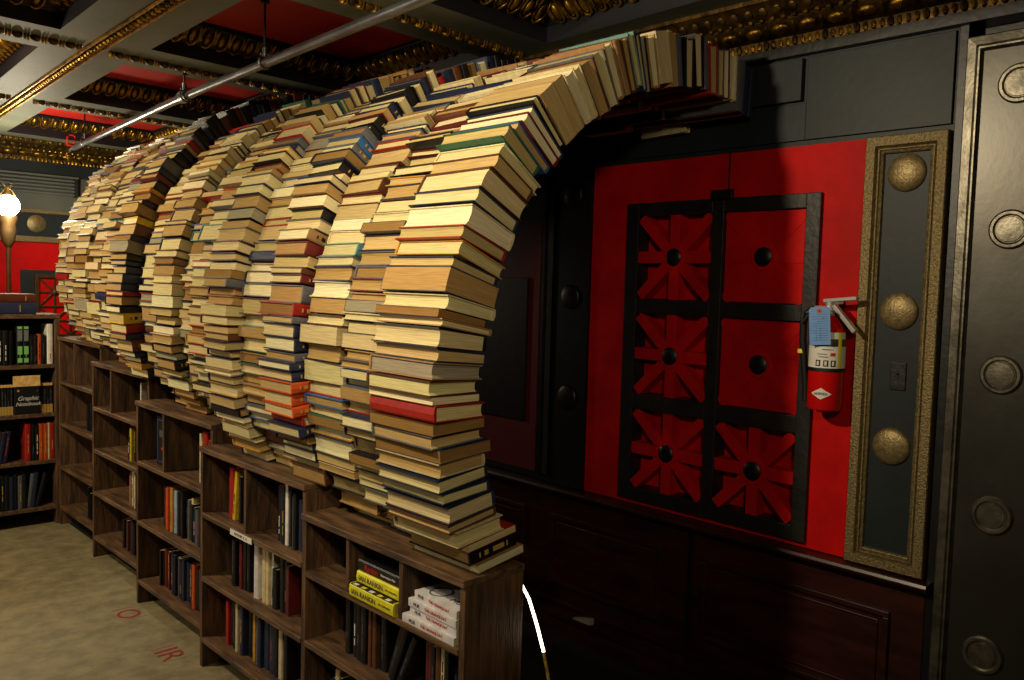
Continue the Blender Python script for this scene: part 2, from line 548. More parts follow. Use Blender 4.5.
for ci, (y0, y1) in enumerate(colY):
    for ri, (z0, z1) in enumerate(rowZ):
        flush = ci == 0 and ri > 0
        cy, cz = (y0 + y1) / 2, (z0 + z1) / 2
        hy, hz = (y1 - y0) / 2 - .002, (z1 - z0) / 2 - .002
        b = MB()
        face = W - .018
        back = W - .004 if flush else W + .055
        b.box(back, W + .062, cy - hy, cy + hy, cz - hz, cz + hz, 'red_paint')
        for k in range(8):
            a = k * PI / 4
            dy, dz = math.cos(a), math.sin(a)
            wd = .0255
            if k % 2:
                dd = math.hypot(hy, hz); dy, dz = math.copysign(hy / dd, dy), math.copysign(hz / dd, dz); L = dd - .012 * (1 if not flush else 0)
            else:
                L = (hy if abs(dy) > .5 else hz) + .004 * (0 if flush else 1)
            if flush: L -= .006
            py, pz = -dz, dy
            pts = [(cy + py * wd, cz + pz * wd), (cy + dy * L + py * wd, cz + dz * L + pz * wd), (cy + dy * L - py * wd, cz + dz * L - pz * wd), (cy - py * wd, cz - pz * wd)]
            if k % 2:
                pts = [pts[0], (cy + dy * L + py * wd * (.9), cz + dz * L + pz * wd * .9), (cy + dy * L - py * wd * .9, cz + dz * L - pz * wd * .9), pts[3]]
            if flush:
                vs_ = [(W - .0062, *p) for p in pts] + [(W - .0035, *p) for p in pts]
            else:
                vs_ = [(W - .014, *p) for p in pts] + [(W + .0548, *p) for p in pts]
            b.add(vs_, [(0, 1, 2, 3), (0, 4, 5, 1), (1, 5, 6, 2), (2, 6, 7, 3), (3, 7, 4, 0)], 'red_paint')
        MM = Matrix.Translation((W - .014 if not flush else W - .008, cy, cz)) @ Matrix.Rotation(-PI / 2, 4, 'Y')
        b.lathe([(.058, -.012), (.058, 0), (.052, .002)], 'red_paint', MM, 28)
        g = under(b.build('star_grille', bevel=.0015), door)
        b = MB()
        b.lathe([(.038, -.004), (.039, .006), (.032, .012), (.012, .015)], 'black_paint', MM, 24)
        h = b.build('boss', smooth=True)
        h.parent = g; h.location = -(Vector(door.location)) - g.location

# ---- bronze pilaster with three bosses
pil = tag(empty('bronze_pilaster', (W, 1.225, .765)), 'bronze framed slate pilaster with three bronze bosses and a keyhole plate', 'pilaster')
PY0, PY1 = 1.083, 1.363
b = MB(); b.box(W - .006, W + .062, PY0 + .05, PY1 - .05, .80, 2.27, 'slate'); under(b.build('slate_field'), pil)
b = MB()
def mould_frame(mb, y0, y1, z0, z1, prof, m, x=W):
    """mitred frame: prof = (inset, height) points from outer edge inwards"""
    rings = []
    for ins, ht in prof:
        rings.append([(x - ht, y0 + ins, z0 + ins), (x - ht, y1 - ins, z0 + ins), (x - ht, y1 - ins, z1 - ins), (x - ht, y0 + ins, z1 - ins)])
    vs_ = [p for r in rings for p in r]
    fs_ = []
    for i in range(len(rings) - 1):
        for k in range(4):
            a, c = i * 4 + k, i * 4 + (k + 1) % 4
            fs_.append((a, c, c + 4, a + 4))
    mb.add(vs_, fs_, m)
mould_frame(b, PY0, PY1, .766, 2.314, [(0, -.01), (0, .030), (.003, .034), (.034, .034), (.037, .028), (.040, .020), (.044, .026), (.048, .026), (.051, .018), (.056, .021), (.060, .018), (.063, .005)], 'bronze')
under(b.build('moulded_frame'), pil)
def boss(y, z, r, m, name, parent, ht=.022):
    b = MB()
    MM = Matrix.Translation((W - .006, y, z)) @ Matrix.Rotation(-PI / 2, 4, 'Y')
    pr = [(r, -.002)] + [(r * math.cos(a), .003 + ht * math.sin(a)) for a in [k * PI / 2 / 7 for k in range(7)]] + [(r * .04, ht + .003)]
    b.lathe(pr, m, MM, 36)
    return under(b.build(name, smooth=True), parent)
for z in (2.182, 1.695, 1.211):
    boss(1.223, z, .067, 'bronze_disc', 'boss', pil)
b = MB(); b.box(W - .012, W - .006, 1.185, 1.240, 1.415, 1.515, 'dark_frame'); kp = under(b.build('keyhole_plate', bevel=.003), pil)
b = MB(); MM = Matrix.Translation((W - .0125, 1.213, 1.475)) @ Matrix.Rotation(-PI / 2, 4, 'Y')
b.lathe([(.007, -.001), (.007, .001)], 'rubber', MM, 14); b.box(W - .0135, W - .012, 1.210, 1.216, 1.45, 1.475, 'rubber')
h = b.build('keyhole'); h.parent = kp; h.location = -Vector(pil.location) - kp.location

# ---- pilaster by the tunnel mouth, its shade put into the black colour
pil2 = tag(empty('shaded_pilaster', (W, 2.8, .765)), 'pilaster coloured black for its shade, with three round bosses beside the red door', 'pilaster')
b = MB(); b.box(W - .006, W + .062, 2.70, 2.91, .766, 2.314, 'black_paint'); under(b.build('field'), pil2)
b = MB(); mould_frame(b, 2.676, 2.99, .766, 2.314, [(0, -.01), (0, .02), (.02, .02), (.024, .008)], 'black_paint')
for k in range(3): b.tube([(W - .014, 2.925 + .012 * k, .80), (W - .014, 2.925 + .012 * k, 2.22)], .005, 'dark_frame', 6)
under(b.build('moulded_frame'), pil2)
for z in (2.195, 1.70, 1.206):
    boss(2.803, z, .060, 'black_paint', 'boss', pil2, .014)
# ---- dark red door deeper in
d2 = tag(empty('dark_red_door', (W, 3.7, .765)), 'dark red door panel with a black centre, seen through the tunnel mouth', 'door panel')
b = MB(); b.box(W - .004, W + .062, 3.0, 4.4, .766, 2.314, 'black_paint'); b.box(W - .010, W - .004, 3.01, 4.3, .80, 2.06, 'red_dark'); under(b.build('red_surround'), d2)
b = MB(); b.box(W - .022, W - .010, 3.085, 4.2, 1.05, 1.79, 'black_paint'); under(b.build('black_field', bevel=.003), d2)

# ---- steel vault door
vd = tag(empty('steel_vault_door', (W, .3, 0)), 'brushed steel vault door with a column of riveted round bosses', 'vault door')
b = MB(); b.box(W - .018, W + .062, -1.6, 1.043, .02, 2.607, 'steel'); under(b.build('door_slab', bevel=.003), vd)
b = MB()
mould_frame(b, -1.6, 1.043, .02, 2.607, [(0, .01), (0, .030), (.004, .034), (.030, .036), (.034, .030), (.037, .034), (.042, .034), (.046, .026), (.050, .020)], 'steel_edge')
under(b.build('edge_moulding'), vd)
b = MB()
for z in (.093, .562, 1.035, 1.502, 1.974, 2.438):
    for y in (.882, .30):
        b = MB()
        MM = Matrix.Translation((W - .018, y, z)) @ Matrix.Rotation(-PI / 2, 4, 'Y')
        b.lathe([(.064, -.001), (.064, .004), (.058, .009), (.050, .009), (.044, .004), (.042, .004), (.040, .0065), (.01, .0075)], 'steel_edge', MM, 36)
        under(b.build('rivet_boss', smooth=True), vd)

# ---- back wall: cornice band, louvre vent, bronze frieze, red wall, lattice
BY = 8.2
b = MB()
b.box(-3.2, W, BY - .02, BY, 2.585, 2.70, 'slate'); struct(b, 'trim_back_band')
v = tag(empty('louvre_vent', (1.6, BY, 2.41)), 'grey slatted vent high on the far wall', 'vent')
b = MB()
for k in range(5): b.box(.4, 2.39, BY - .04 - .004 * (k % 2), BY - .001, 2.425 + k * .03, 2.443 + k * .03, 'slate_light', None)
under(b.build('slats', bevel=.002), v)
b = MB(); b.box(.38, 2.42, BY - .055, BY, 2.575, 2.592, 'slate_light'); b.box(2.39, 2.415, BY - .05, BY, 2.415, 2.575, 'slate'); under(b.build('vent_frame'), v)
fr = tag(empty('boss_frieze', (1.6, BY, 2.0)), 'bronze edged frieze with a round boss above the far red wall', 'frieze')
b = MB(); b.box(-3, W, BY - .01, BY, 2.05, 2.26, 'slate'); under(b.build('slate_field'), fr)
b = MB(); b.box(-3, W, BY - .035, BY, 2.255, 2.29, 'bronze'); b.box(-3, W, BY - .035, BY, 2.005, 2.055, 'bronze'); under(b.build('bronze_edge', bevel=.004), fr)
for x in (2.09, 1.3, .5):
    b = MB(); MM = Matrix.Translation((x, BY - .01, 2.165)) @ Matrix.Rotation(PI / 2, 4, 'X')
    b.lathe([(.075, -.001), (.074, .008), (.05, .018), (.01, .022)], 'bronze_disc', MM, 28); under(b.build('boss', smooth=True), fr)
b = MB(); b.box(-3.2, W, BY - .008, BY, .0, 2.004, 'red_paint'); struct(b, 'trim_red_wall')
b = MB(); b.box(1.96, 3.0, BY - .012, BY - .008, .8, 1.765, 'slate'); struct(b, 'trim_slate_panel')
lt = tag(empty('lattice_screen', (2.4, BY - .06, 1.0)), 'bronze lattice screen backed with red on the far wall', 'screen')
b = MB(); b.box(2.09, 2.60, BY - .05, BY - .03, 1.0, 1.70, 'red_paint'); under(b.build('red_backing'), lt)
b = MB()
X0, X1, Z1, Z0, st = 2.09, 2.60, 1.70, .95, .20
b.box(X0 - .03, X0, BY - .08, BY - .03, Z0, Z1 + .03, 'lamp_bronze'); b.box(X0, X1, BY - .08, BY - .03, Z1, Z1 + .03, 'lamp_bronze')
nz = 3
for i in range(2):
    for j in range(nz):
        cx, cz = X0 + .125 + i * .25, Z1 - .125 - j * .25
        for a in (0, PI / 2, PI / 4, -PI / 4):
            L = .125 if a in (0, PI / 2) else .172
            M = Matrix.Translation((cx, BY - .06, cz)) @ Matrix.Rotation(a, 4, 'Y')
            b.box(-L, L, -.006, .006, -.006, .006, 'lamp_bronze', M)
        b.ball((cx, BY - .07, cz), .024, .014, .024, 'lamp_bronze')
    b.box(X0 + .25 * (i + 1) - .006, X0 + .25 * (i + 1) + .006, BY - .068, BY - .052, Z0, Z1, 'lamp_bronze')
for j in range(nz + 1): b.box(X0, X1, BY - .069, BY - .051, Z1 - .25 * j - .006, Z1 - .25 * j + .006, 'lamp_bronze')
under(b.build('lattice', bevel=.001), lt)

# ---- glowing globe lamp on a post
LX, LY = 1.647, 7.2
lamp = tag(empty('globe_lamp', (LX, LY, 0)), 'lit glass globe lamp on a slim bronze post behind the corner bookcase', 'lamp')
b = MB(); b.lathe([(.13, 0), (.13, .02), (.04, .05), (.017, .08), (.016, 1.92), (.03, 1.95)], 'lamp_bronze', None, 16); b.build('post', lamp, smooth=True)
b = MB(); b.lathe([(.022, 1.93), (.045, 1.97), (.055, 2.05), (.05, 2.10), (.066, 2.14), (.062, 2.16)], 'lamp_bronze', None, 20); b.build('lamp_cup', lamp, smooth=True)
b = MB(); b.ball((0, 0, 2.235), .078, .078, .082, 'bulb_glow', None, 20, 14); b.build('glass_globe', lamp, smooth=True)
b = MB()
for s in (-1, 1): b.tube([(s * .05, 0, 2.31), (s * .03, 0, 2.345), (s * .010, 0, 2.36), (s * .022, 0, 2.385), (s * .032, 0, 2.40), (s * .020, .0, 2.405)], .0035, 'gold_dull', 6)
b.lathe([(.03, 2.31), (.012, 2.34), (.008, 2.37)], 'gold', None, 10)
b.build('finial', lamp, smooth=True)
lp = light('globe_lamp_light', 'POINT', (LX - .02, LY - .22, 2.235), 42, (1.0, .88, .62), .08)

# ---- sprinkler pipe
def pp(t):
    y = 7.2 - 6.9 * t
    return Vector((1.905 + (y - 4.62) * .0775, y, 2.72)) if y > 4.62 else Vector((1.905 + (y - 4.62) * .045, y, 2.72))
pipe = tag(empty('sprinkler_pipe', (1.9, 4, 2.72)), 'galvanised sprinkler pipe slung under the coffered ceiling', 'pipe')
b = MB(); b.tube([pp(k / 12) for k in range(13)], .021, 'pipe_metal', 18); under(b.build('pipe_run', smooth=True), pipe)
b = MB()
tc = (7.2 - 4.62) / 6.9
b.tube([pp(tc - .008), pp(tc + .008)], .029, 'pipe_metal', 18); b.tube([pp(tc - .004), pp(tc + .004)], .034, 'pipe_metal', 18)
under(b.build('coupling', smooth=True), pipe)
for yy in (3.62, 4.62, 6.85):
    c = pp((7.2 - yy) / 6.9)
    b = MB()
    top = ZC + .155 if yy != 4.62 else ZC
    b.tube([(c.x, c.y, c.z + .065), (c.x, c.y, top)], .0055, 'rubber', 8)
    b.lathe([(.02, top - .012), (.02, top - .002)], 'rubber', Matrix.Translation((c.x, c.y, 0)), 12)
    b.tube([(c.x + math.sin(a) * .028, c.y, c.z + .006 - math.cos(a) * .030 + (.012 if abs(a) > 2.2 else 0)) for a in [(-PI + .35) + k * (2 * PI - .7) / 16 for k in range(17)]], .005, 'pipe_metal', 8)
    b.tube([(c.x, c.y, c.z + .03), (c.x, c.y, c.z + .07)], .012, 'pipe_metal', 10)
    under(b.build('pipe_hanger', smooth=True), pipe)
e = pp(0)
b = MB()
b.tube([(e.x, e.y - .02, e.z), (e.x, e.y + .03, e.z), (e.x - .02, e.y + .045, e.z - .02), (e.x - .03, e.y + .045, e.z - .055)], .014, 'pipe_metal', 10)
b.lathe([(.012, 0), (.018, .008), (.008, .02), (.022, .03)], 'gold', Matrix.Translation((e.x - .03, e.y + .045, e.z - .085)), 12)
under(b.build('sprinkler_head', smooth=True), pipe)
b = MB()
q = Vector((e.x - .01, e.y + .03, e.z + .05))
b.tube([q + Vector((-.03, 0, -.03)), q + Vector((.03, 0, -.03)), q + Vector((.028, 0, .035)), q + Vector((.018, 0, .05)), q + Vector((-.018, 0, .05)), q + Vector((-.028, 0, .035)), q + Vector((-.03, 0, -.03))], .006, 'ext_red', 8)
b.tube([q + Vector((-.028, 0, .0)), q + Vector((.028, 0, .0))], .004, 'ext_red', 6)
tag(b.build('hook_ring', smooth=True), 'small red metal ring hanging at the end of the sprinkler pipe', 'ring')

# ------------------------------------------------------------------ bookcases under the tunnel
DV0, DV1, DV2, DV3, DV4 = 2.11, 2.415, 3.20, 4.20, 5.16
UNITS = [  # y0, y1, front x, height, shelf tops, dividers (row -> y positions)
    dict(y0=1.795, y1=2.710, x=1.555, h=.900, sh=[.690, .430, .135], dv=[DV0, DV1]),
    dict(y0=2.713, y1=3.625, x=1.568, h=1.000, sh=[.705, .418, .138], dv=[DV2]),
    dict(y0=3.628, y1=4.558, x=1.625, h=1.088, sh=[.770, .452, .132], dv=[DV3]),
    dict(y0=4.561, y1=5.480, x=1.692, h=1.214, sh=[.938, .678, .416, .138], dv=[DV4]),
    dict(y0=5.483, y1=6.345, x=1.745, h=1.312, sh=[1.008, .715, .415, .132], dv=[6.02]),
]
UDEP = .238
UNAME = ['mouth', 'second', 'third', 'fourth', 'fifth']
ULAB = ['open wooden bookcase at the tunnel mouth, yellow and white books in its top row',
        'open wooden bookcase second from the tunnel mouth, cream and white spines in its middle row',
        'open wooden bookcase third from the tunnel mouth, row of navy books at its bottom',
        'open wooden bookcase fourth from the tunnel mouth, one yellow spine in its second row',
        'open wooden bookcase fifth from the tunnel mouth, meeting the corner bookcase']
for i, u in enumerate(UNITS):
    e = tag(empty('low_bookcase', (u['x'], u['y0'], 0)), ULAB[i], 'bookcase', 'low bookcases carrying the book tunnel')
    D, L, h = UDEP, u['y1'] - u['y0'], u['h']
    T = .024
    for y in (0, L - T):
        b = MB(); b.box(0.004, D, y, y + T, 0, h - T, 'wood_up'); b.build('side_panel', e, bevel=.002)
    b = MB(); b.box(-.004, D + .004, 0, L, h - T, h, 'wood'); b.build('top_board', e, bevel=.003)
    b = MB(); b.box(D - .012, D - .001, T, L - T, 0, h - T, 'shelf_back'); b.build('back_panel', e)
    for z in u['sh']:
        b = MB(); b.box(0, D - .012, T, L - T, z - .022, z, 'wood'); b.build('shelf', e, bevel=.003)
    for y in u['dv']:
        b = MB(); b.box(.006, D - .012, y - u['y0'] - .010, y - u['y0'] + .010, u['sh'][0], h - T, 'wood_up'); b.build('divider', e, bevel=.002)

# corner bookcase facing the camera side
CB = dict(x0=.30, x1=1.762, y=6.36, h=1.462, sh=[1.118, .782, .457, .132])
e = tag(empty('corner_bookcase', (CB['x0'], CB['y'], 0)), 'tall wooden bookcase in the corner with two large books lying on top', 'bookcase')
Lc = CB['x1'] - CB['x0']; T = .03; CD = .26
for x in (0, Lc - T):
    b = MB(); b.box(x, x + T, 0, CD, 0, CB['h'] - T, 'wood_up'); b.build('side_panel', e, bevel=.003)
b = MB(); b.box(-.004, Lc + .004, -.004, CD, CB['h'] - T, CB['h'], 'wood'); b.build('top_board', e, bevel=.003)
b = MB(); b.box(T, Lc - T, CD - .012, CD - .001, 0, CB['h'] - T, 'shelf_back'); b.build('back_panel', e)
for z in CB['sh']:
    b = MB(); b.box(T, Lc - T, 0.002, CD - .012, z - .026, z, 'wood'); b.build('shelf', e, bevel=.003)

# ------------------------------------------------------------------ books
COV = {'navy': (34, 42, 68), 'black': (19, 19, 22), 'tan': (158, 122, 78), 'red': (158, 34, 24), 'brown': (92, 54, 32), 'green': (44, 92, 68),
       'cream': (206, 190, 146), 'grey': (92, 94, 98), 'orange': (202, 84, 32), 'blue': (52, 96, 148), 'maroon': (96, 26, 28), 'yellow': (214, 182, 44),
       'white': (226, 222, 210), 'teal': (92, 140, 132), 'pale-blue': (140, 168, 190), 'ochre': (190, 136, 48)}
PAG = {'ivory': (224, 212, 166), 'cream': (206, 190, 136), 'buff': (188, 164, 108), 'tan': (172, 140, 86), 'brown-edged': (144, 110, 62), 'grey-edged': (150, 142, 118), 'red-edged': (170, 44, 28)}
def jit(c, r, a=.1):
    f = 1 + r.uniform(-a, a)
    return tuple(min(1, max(0, v * f * (1 + r.uniform(-.04, .04)))) for v in lin(c))

def book_geo(cov_mb, pag_mb, ti, to, L, D, cover, page, spine='in', hard=True, M=None, locs=True):
    """a bound book: x radial (-D/2..D/2), y length, z thickness; ti/to thickness at -x/+x end.
    spine: in (-x), out (+x), far (-y), near (+y)"""
    tm = (ti + to) / 2
    bt, o = (.0035, .0050) if hard else (.0012, .0008)
    bt = min(bt, tm * .16)
    if spine in ('in', 'out'):
        Wd, Lb = D, L
        def pos(a, bb): return ((a - D / 2) if spine == 'in' else (D / 2 - a), bb)
    else:
        Wd, Lb = L, D
        def pos(a, bb): return (bb, (a - L / 2) if spine == 'far' else (L / 2 - a))
    def P(a, bb, z):
        x, y = pos(a, bb)
        wz = (ti + (to - ti) * (x + D / 2) / D) / tm
        return (x, y, z * wz)
    h = tm / 2
    e = min(.006, tm * .16) if hard else .0008
    outer = [(Wd, -h), (e, -h), (e * .35, -h * .75), (0, 0), (e * .35, h * .75), (e, h), (Wd, h)]
    inner = [(Wd, -h + bt), (e + bt, -h + bt), (e + bt, -h * .6), (e + bt, 0), (e + bt, h * .6), (e + bt, h - bt), (Wd, h - bt)]
    n = 7
    vs = [P(a, -Lb / 2, z) for a, z in outer] + [P(a, Lb / 2, z) for a, z in outer] + [P(a, -Lb / 2, z) for a, z in inner] + [P(a, Lb / 2, z) for a, z in inner]
    fs = []
    for i in range(n - 1):
        fs.append((i, i + 1, i + 1 + n, i + n))
        fs.append((2 * n + i, 3 * n + i, 3 * n + i + 1, 2 * n + i + 1))
        fs.append((i, 2 * n + i, 2 * n + i + 1, i + 1))
        fs.append((n + i, n + i + 1, 3 * n + i + 1, 3 * n + i))
    fs.append((0, n, 3 * n, 2 * n)); fs.append((n - 1, 3 * n - 1, 4 * n - 1, 2 * n - 1))
    if locs:
        cov_mb.loc = (cov_mb.loc or []) + vs
    cov_mb.add(vs, fs, 'cloth', cover, M)
    hp = h - bt - .0002
    c = min(.006, tm * .14) if hard else .0015
    W2 = Wd - o
    poly = [(e + bt, -hp), (W2, -hp), (W2 - c * .8, -hp * .55), (W2 - c, 0), (W2 - c * .8, hp * .55), (W2, hp), (e + bt, hp)]
    b1 = Lb / 2 - o
    vs = [P(a, -b1, z) for a, z in poly] + [P(a, b1, z) for a, z in poly]
    n = len(poly)
    fs = [tuple(range(n)), tuple(range(2 * n - 1, n - 1, -1))] + [(i, i + n, (i + 1) % n + n, (i + 1) % n) for i in range(n)]
    if pag_mb is not cov_mb or locs:
        pag_mb.loc = (pag_mb.loc or []) + vs
    pag_mb.add(vs, fs, 'paper', page, M)

# the tunnel: ribs of stacked books, each rib an arc of a circle whose centre climbs and radius shrinks with depth
CX = 2.68
def centre(y): return 1.43 + .077 * (y - 1.8), 1.238 - .055 * (y - 1.8)
RIBS = [(1.80, .32, 0.0)]
offs = [-.028, -.020, .030, .000, .055, .022, -.030, .018, -.004, .085, -.01, .004, -.012, .01, .0, -.004]
for k in range(16):
    RIBS.append((2.125 + .2525 * k, .2525, offs[k]))
SPINE_NEAR = {3: .62, 6: .6, 9: .3, 10: .92}
WC = [('navy', 22), ('black', 18), ('tan', 18), ('red', 5), ('brown', 13), ('green', 3), ('cream', 10), ('grey', 10), ('orange', 1), ('blue', 2), ('maroon', 6), ('teal', 1), ('ochre', 3)]
WS = [('navy', 16), ('black', 24), ('tan', 4), ('red', 5), ('brown', 14), ('green', 3), ('grey', 14), ('orange', 2), ('blue', 2), ('maroon', 6), ('yellow', 1), ('ochre', 3), ('white', 1), ('teal', 1)]
WD = [('navy', 14), ('black', 40), ('brown', 14), ('red', 4), ('grey', 6), ('maroon', 8), ('yellow', 2), ('ochre', 2)]
WP = [('ivory', 12), ('cream', 33), ('buff', 27), ('tan', 18), ('brown-edged', 6), ('grey-edged', 4)]
def pick(r, tab):
    s = r.uniform(0, sum(t[1] for t in tab))
    for n, q in tab:
        s -= q
        if s <= 0: return n
    return tab[0][0]
EYE = Vector((0, 0, H))
books = []
for k, (ry, rl, off) in enumerate(RIBS):
    r = random.Random(100 + k)
    ymid = ry + rl / 2
    cz, R = centre(ymid if k else 1.8)
    R += off
    h = max(u['h'] for u in UNITS if u['y0'] < ry + rl + .004 and u['y1'] > ry - .004) if ry < 6.3 else 1.312
    h = h + .001
    th = math.asin(max(-.9, (h + .02 - cz) / R))
    n = 0
    first = True
    prev = None
    last, th_prev = False, 0
    while n < 90:
        big = k == 0
        t = .022 if last else min(.068, max(.021, r.lognormvariate(math.log(.0355), .29)))
        D = r.uniform(.155, .185) if not big else r.uniform(.172, .192)
        L = rl - .005 - abs(r.gauss(0, .013)) if not big else r.uniform(.300, .315)
        L = max(L, rl * .8)
        jt = math.radians(r.gauss(0, .8 if th < 1.2 else 1.5))
        jr = r.gauss(0, .0075 if big else .009)
        def place(th_):
            phi_ = max(.6 * th_, math.radians(-8.5)) if th_ < 0 else th_
            kap_ = (0 if phi_ < math.radians(-8.4) else .6) if th_ < 0 else 1.0
            z_ = cz + R * math.sin(th_)
            Rc_ = R - D / 2 + jr - .045 * max(0, min(1, (h + .2 - z_) / .2))
            ti_, to_ = t * (1 - D / 2 / (R - .09) * kap_), t * (1 + D / 2 / (R - .09) * kap_)
            if th_ > 1.4: phi_, kap_ = 1.4 + (th_ - 1.4) * .45, .45
            phi_ += jt
            return phi_, Rc_, ti_, to_, CX - Rc_ * math.cos(th_), cz + Rc_ * math.sin(th_)
        def corners(th_):
            phi_, Rc_, ti_, to_, x_, z_ = place(th_)
            ux, uz, nx_, nz_ = -math.cos(phi_), math.sin(phi_), math.sin(phi_), math.cos(phi_)
            q_ = lambda a_, b_: (x_ + ux * a_ + nx_ * b_, z_ + uz * a_ + nz_ * b_)
            return q_(-D / 2, -ti_ / 2), q_(D / 2, -to_ / 2), q_(-D / 2, ti_ / 2), q_(D / 2, to_ / 2)   # inner bottom, outer bottom, inner top, outer top
        def above(p_, a_, b_):
            # signed distance of p_ over the line from outer b_ to inner a_, up the stack
            dx_, dz_ = a_[0] - b_[0], a_[1] - b_[1]
            return (dx_ * (p_[1] - b_[1]) - dz_ * (p_[0] - b_[0])) / math.hypot(dx_, dz_)
        if first:
            th -= .08
            while min(corners(th)[0][1], corners(th)[1][1]) < h + .0005: th += .001
        else:
            c0 = prev
            th += .3 * t
            while True:
                c1 = corners(th)
                if min(above(c1[0], c0[2], c0[3]), above(c1[1], c0[2], c0[3])) > .0006 or (max(above(c0[2], c1[0], c1[1]), above(c0[3], c1[0], c1[1])) < -.0006 ):
                    break
                th += .0008
        phi, Rc, ti, to, px, pz = place(th)
        cc = corners(th)
        if max(q_[0] for q_ in cc) > W - .022:
            if t < .023 or last: break
            last = True
            th = th_prev
            continue
        th_prev = th
        near = r.random() < SPINE_NEAR.get(k, .07) or (k == 3 and (1.28 < pz < 1.66 or pz < 1.12))
        spine = 'near' if near else ('out' if r.random() < .035 else ('in' if r.random() < .7 else 'far'))
        cn = pick(r, WD if (k == 10 and near) else (WS if near or spine == 'out' else WC))
        pn = pick(r, WP)
        hard = near or spine == 'out' or r.random() < .66
        if k == 0:
            if 1.275 < pz < 1.305 and spine != 'near' and not any(q.get('mark') for q in books):
                spine, cn, hard, near = 'near', 'red', True, True
                mark = True
            else: mark = False
        else: mark = False
        if k == 3 and near:
            if pz < 1.02: cn = 'black'
            elif pz < 1.12: cn = 'brown'
            elif 1.28 < pz < 1.40: cn = 'orange'
            elif 1.40 < pz < 1.62: cn = 'navy' if n % 3 else 'grey'
            elif 1.62 < pz < 1.66: cn = 'red'
            elif pz < 1.28: cn = 'navy' if n % 2 else 'black'
        if k == 6 and near and 1.4 < pz < 2: cn = ['orange', 'green', 'navy', 'red', 'ochre', 'grey'][n % 6]
        if k == 10 and near and 1.52 < pz < 1.56: cn = 'yellow'
        yn = ry + (r.uniform(0, rl - L - .001) * .4 if not big else rl - L + .001)
        yc = yn + L / 2
        c, s_ = math.cos(phi), math.sin(phi)
        M = Matrix(((-c, 0, s_, px), (0, -1, 0, yc), (s_, 0, c, pz), (0, 0, 0, 1))) @ Matrix.Rotation(math.radians(r.gauss(0, .35 if big else 1.0)), 4, 'Z')
        out = Vector((-c, 0, s_))
        vis = out.dot(EYE - Vector((px, yc, pz)))
        dist = (EYE - Vector((px, yc, pz))).length
        n += 1
        size = t * L / dist ** 2 * (max(0, vis / dist) + .25)
        books.append(dict(k=k, n=n, M=M, ti=ti, to=to, L=L, D=D, cov=jit(COV[cn], r), pag=jit(PAG[pn], r, .08), cn=cn, pn=pn, spine=spine, hard=hard,
                          size=size if (k == 0 or vis > .12) else -1, mark=mark, t=t))
        prev = cc
        first = False
ranked = sorted(books, key=lambda q: -q['size'])
single = set(id(q) for q in ranked[:300])
rest_c = MB(); rest_c.loc = []
for q in books:
    if id(q) not in single:
        book_geo(rest_c, rest_c, q['ti'], q['to'], q['L'], q['D'], q['cov'], q['pag'], q['spine'], q['hard'], q['M'])
        continue
    o = empty('stacked_book', M=q['M'])
    bc, bpg = MB(), MB()
    book_geo(bc, bpg, q['ti'], q['to'], q['L'], q['D'], q['cov'], q['pag'], q['spine'], q['hard'])
    bc.build('cover', o); bpg.build('page_block', o)
    if q['spine'] in ('near', 'out') and q['t'] > .026 and random.Random(q['n'] * 7 + q['k']).random() < .6:
        lb = MB()
        tl = 'print_gold' if q['cn'] not in ('tan', 'cream', 'white', 'yellow') else 'print_black'
        if q['spine'] == 'near':
            y = q['L'] / 2 + .0006; D2 = q['D']
            for (a, c_) in ((-.30, -.27), (-.22, .02), (.12, .2), (.28, .31)):
                lb.box(a * D2, c_ * D2, y - .002, y, -q['t'] * .16, q['t'] * .16, tl)
            lb.build('spine_title', o)
    rib = 'arch rib at the tunnel mouth' if q['k'] == 0 else ordinal(q['k'] + 1) + ' arch rib from the tunnel mouth'
    tag(o, f"{q['cn']} book with {q['pn'] if 'edged' in q['pn'] else q['pn']} pages, {ordinal(q['n'])} up the {rib}", 'book', 'books stacked into the arch ribs of the tunnel')
rest = rest_c.build('stacked_books')
tag(rest, 'hundreds more books stacked into the deeper arch ribs of the tunnel', 'books', None, 'stuff')

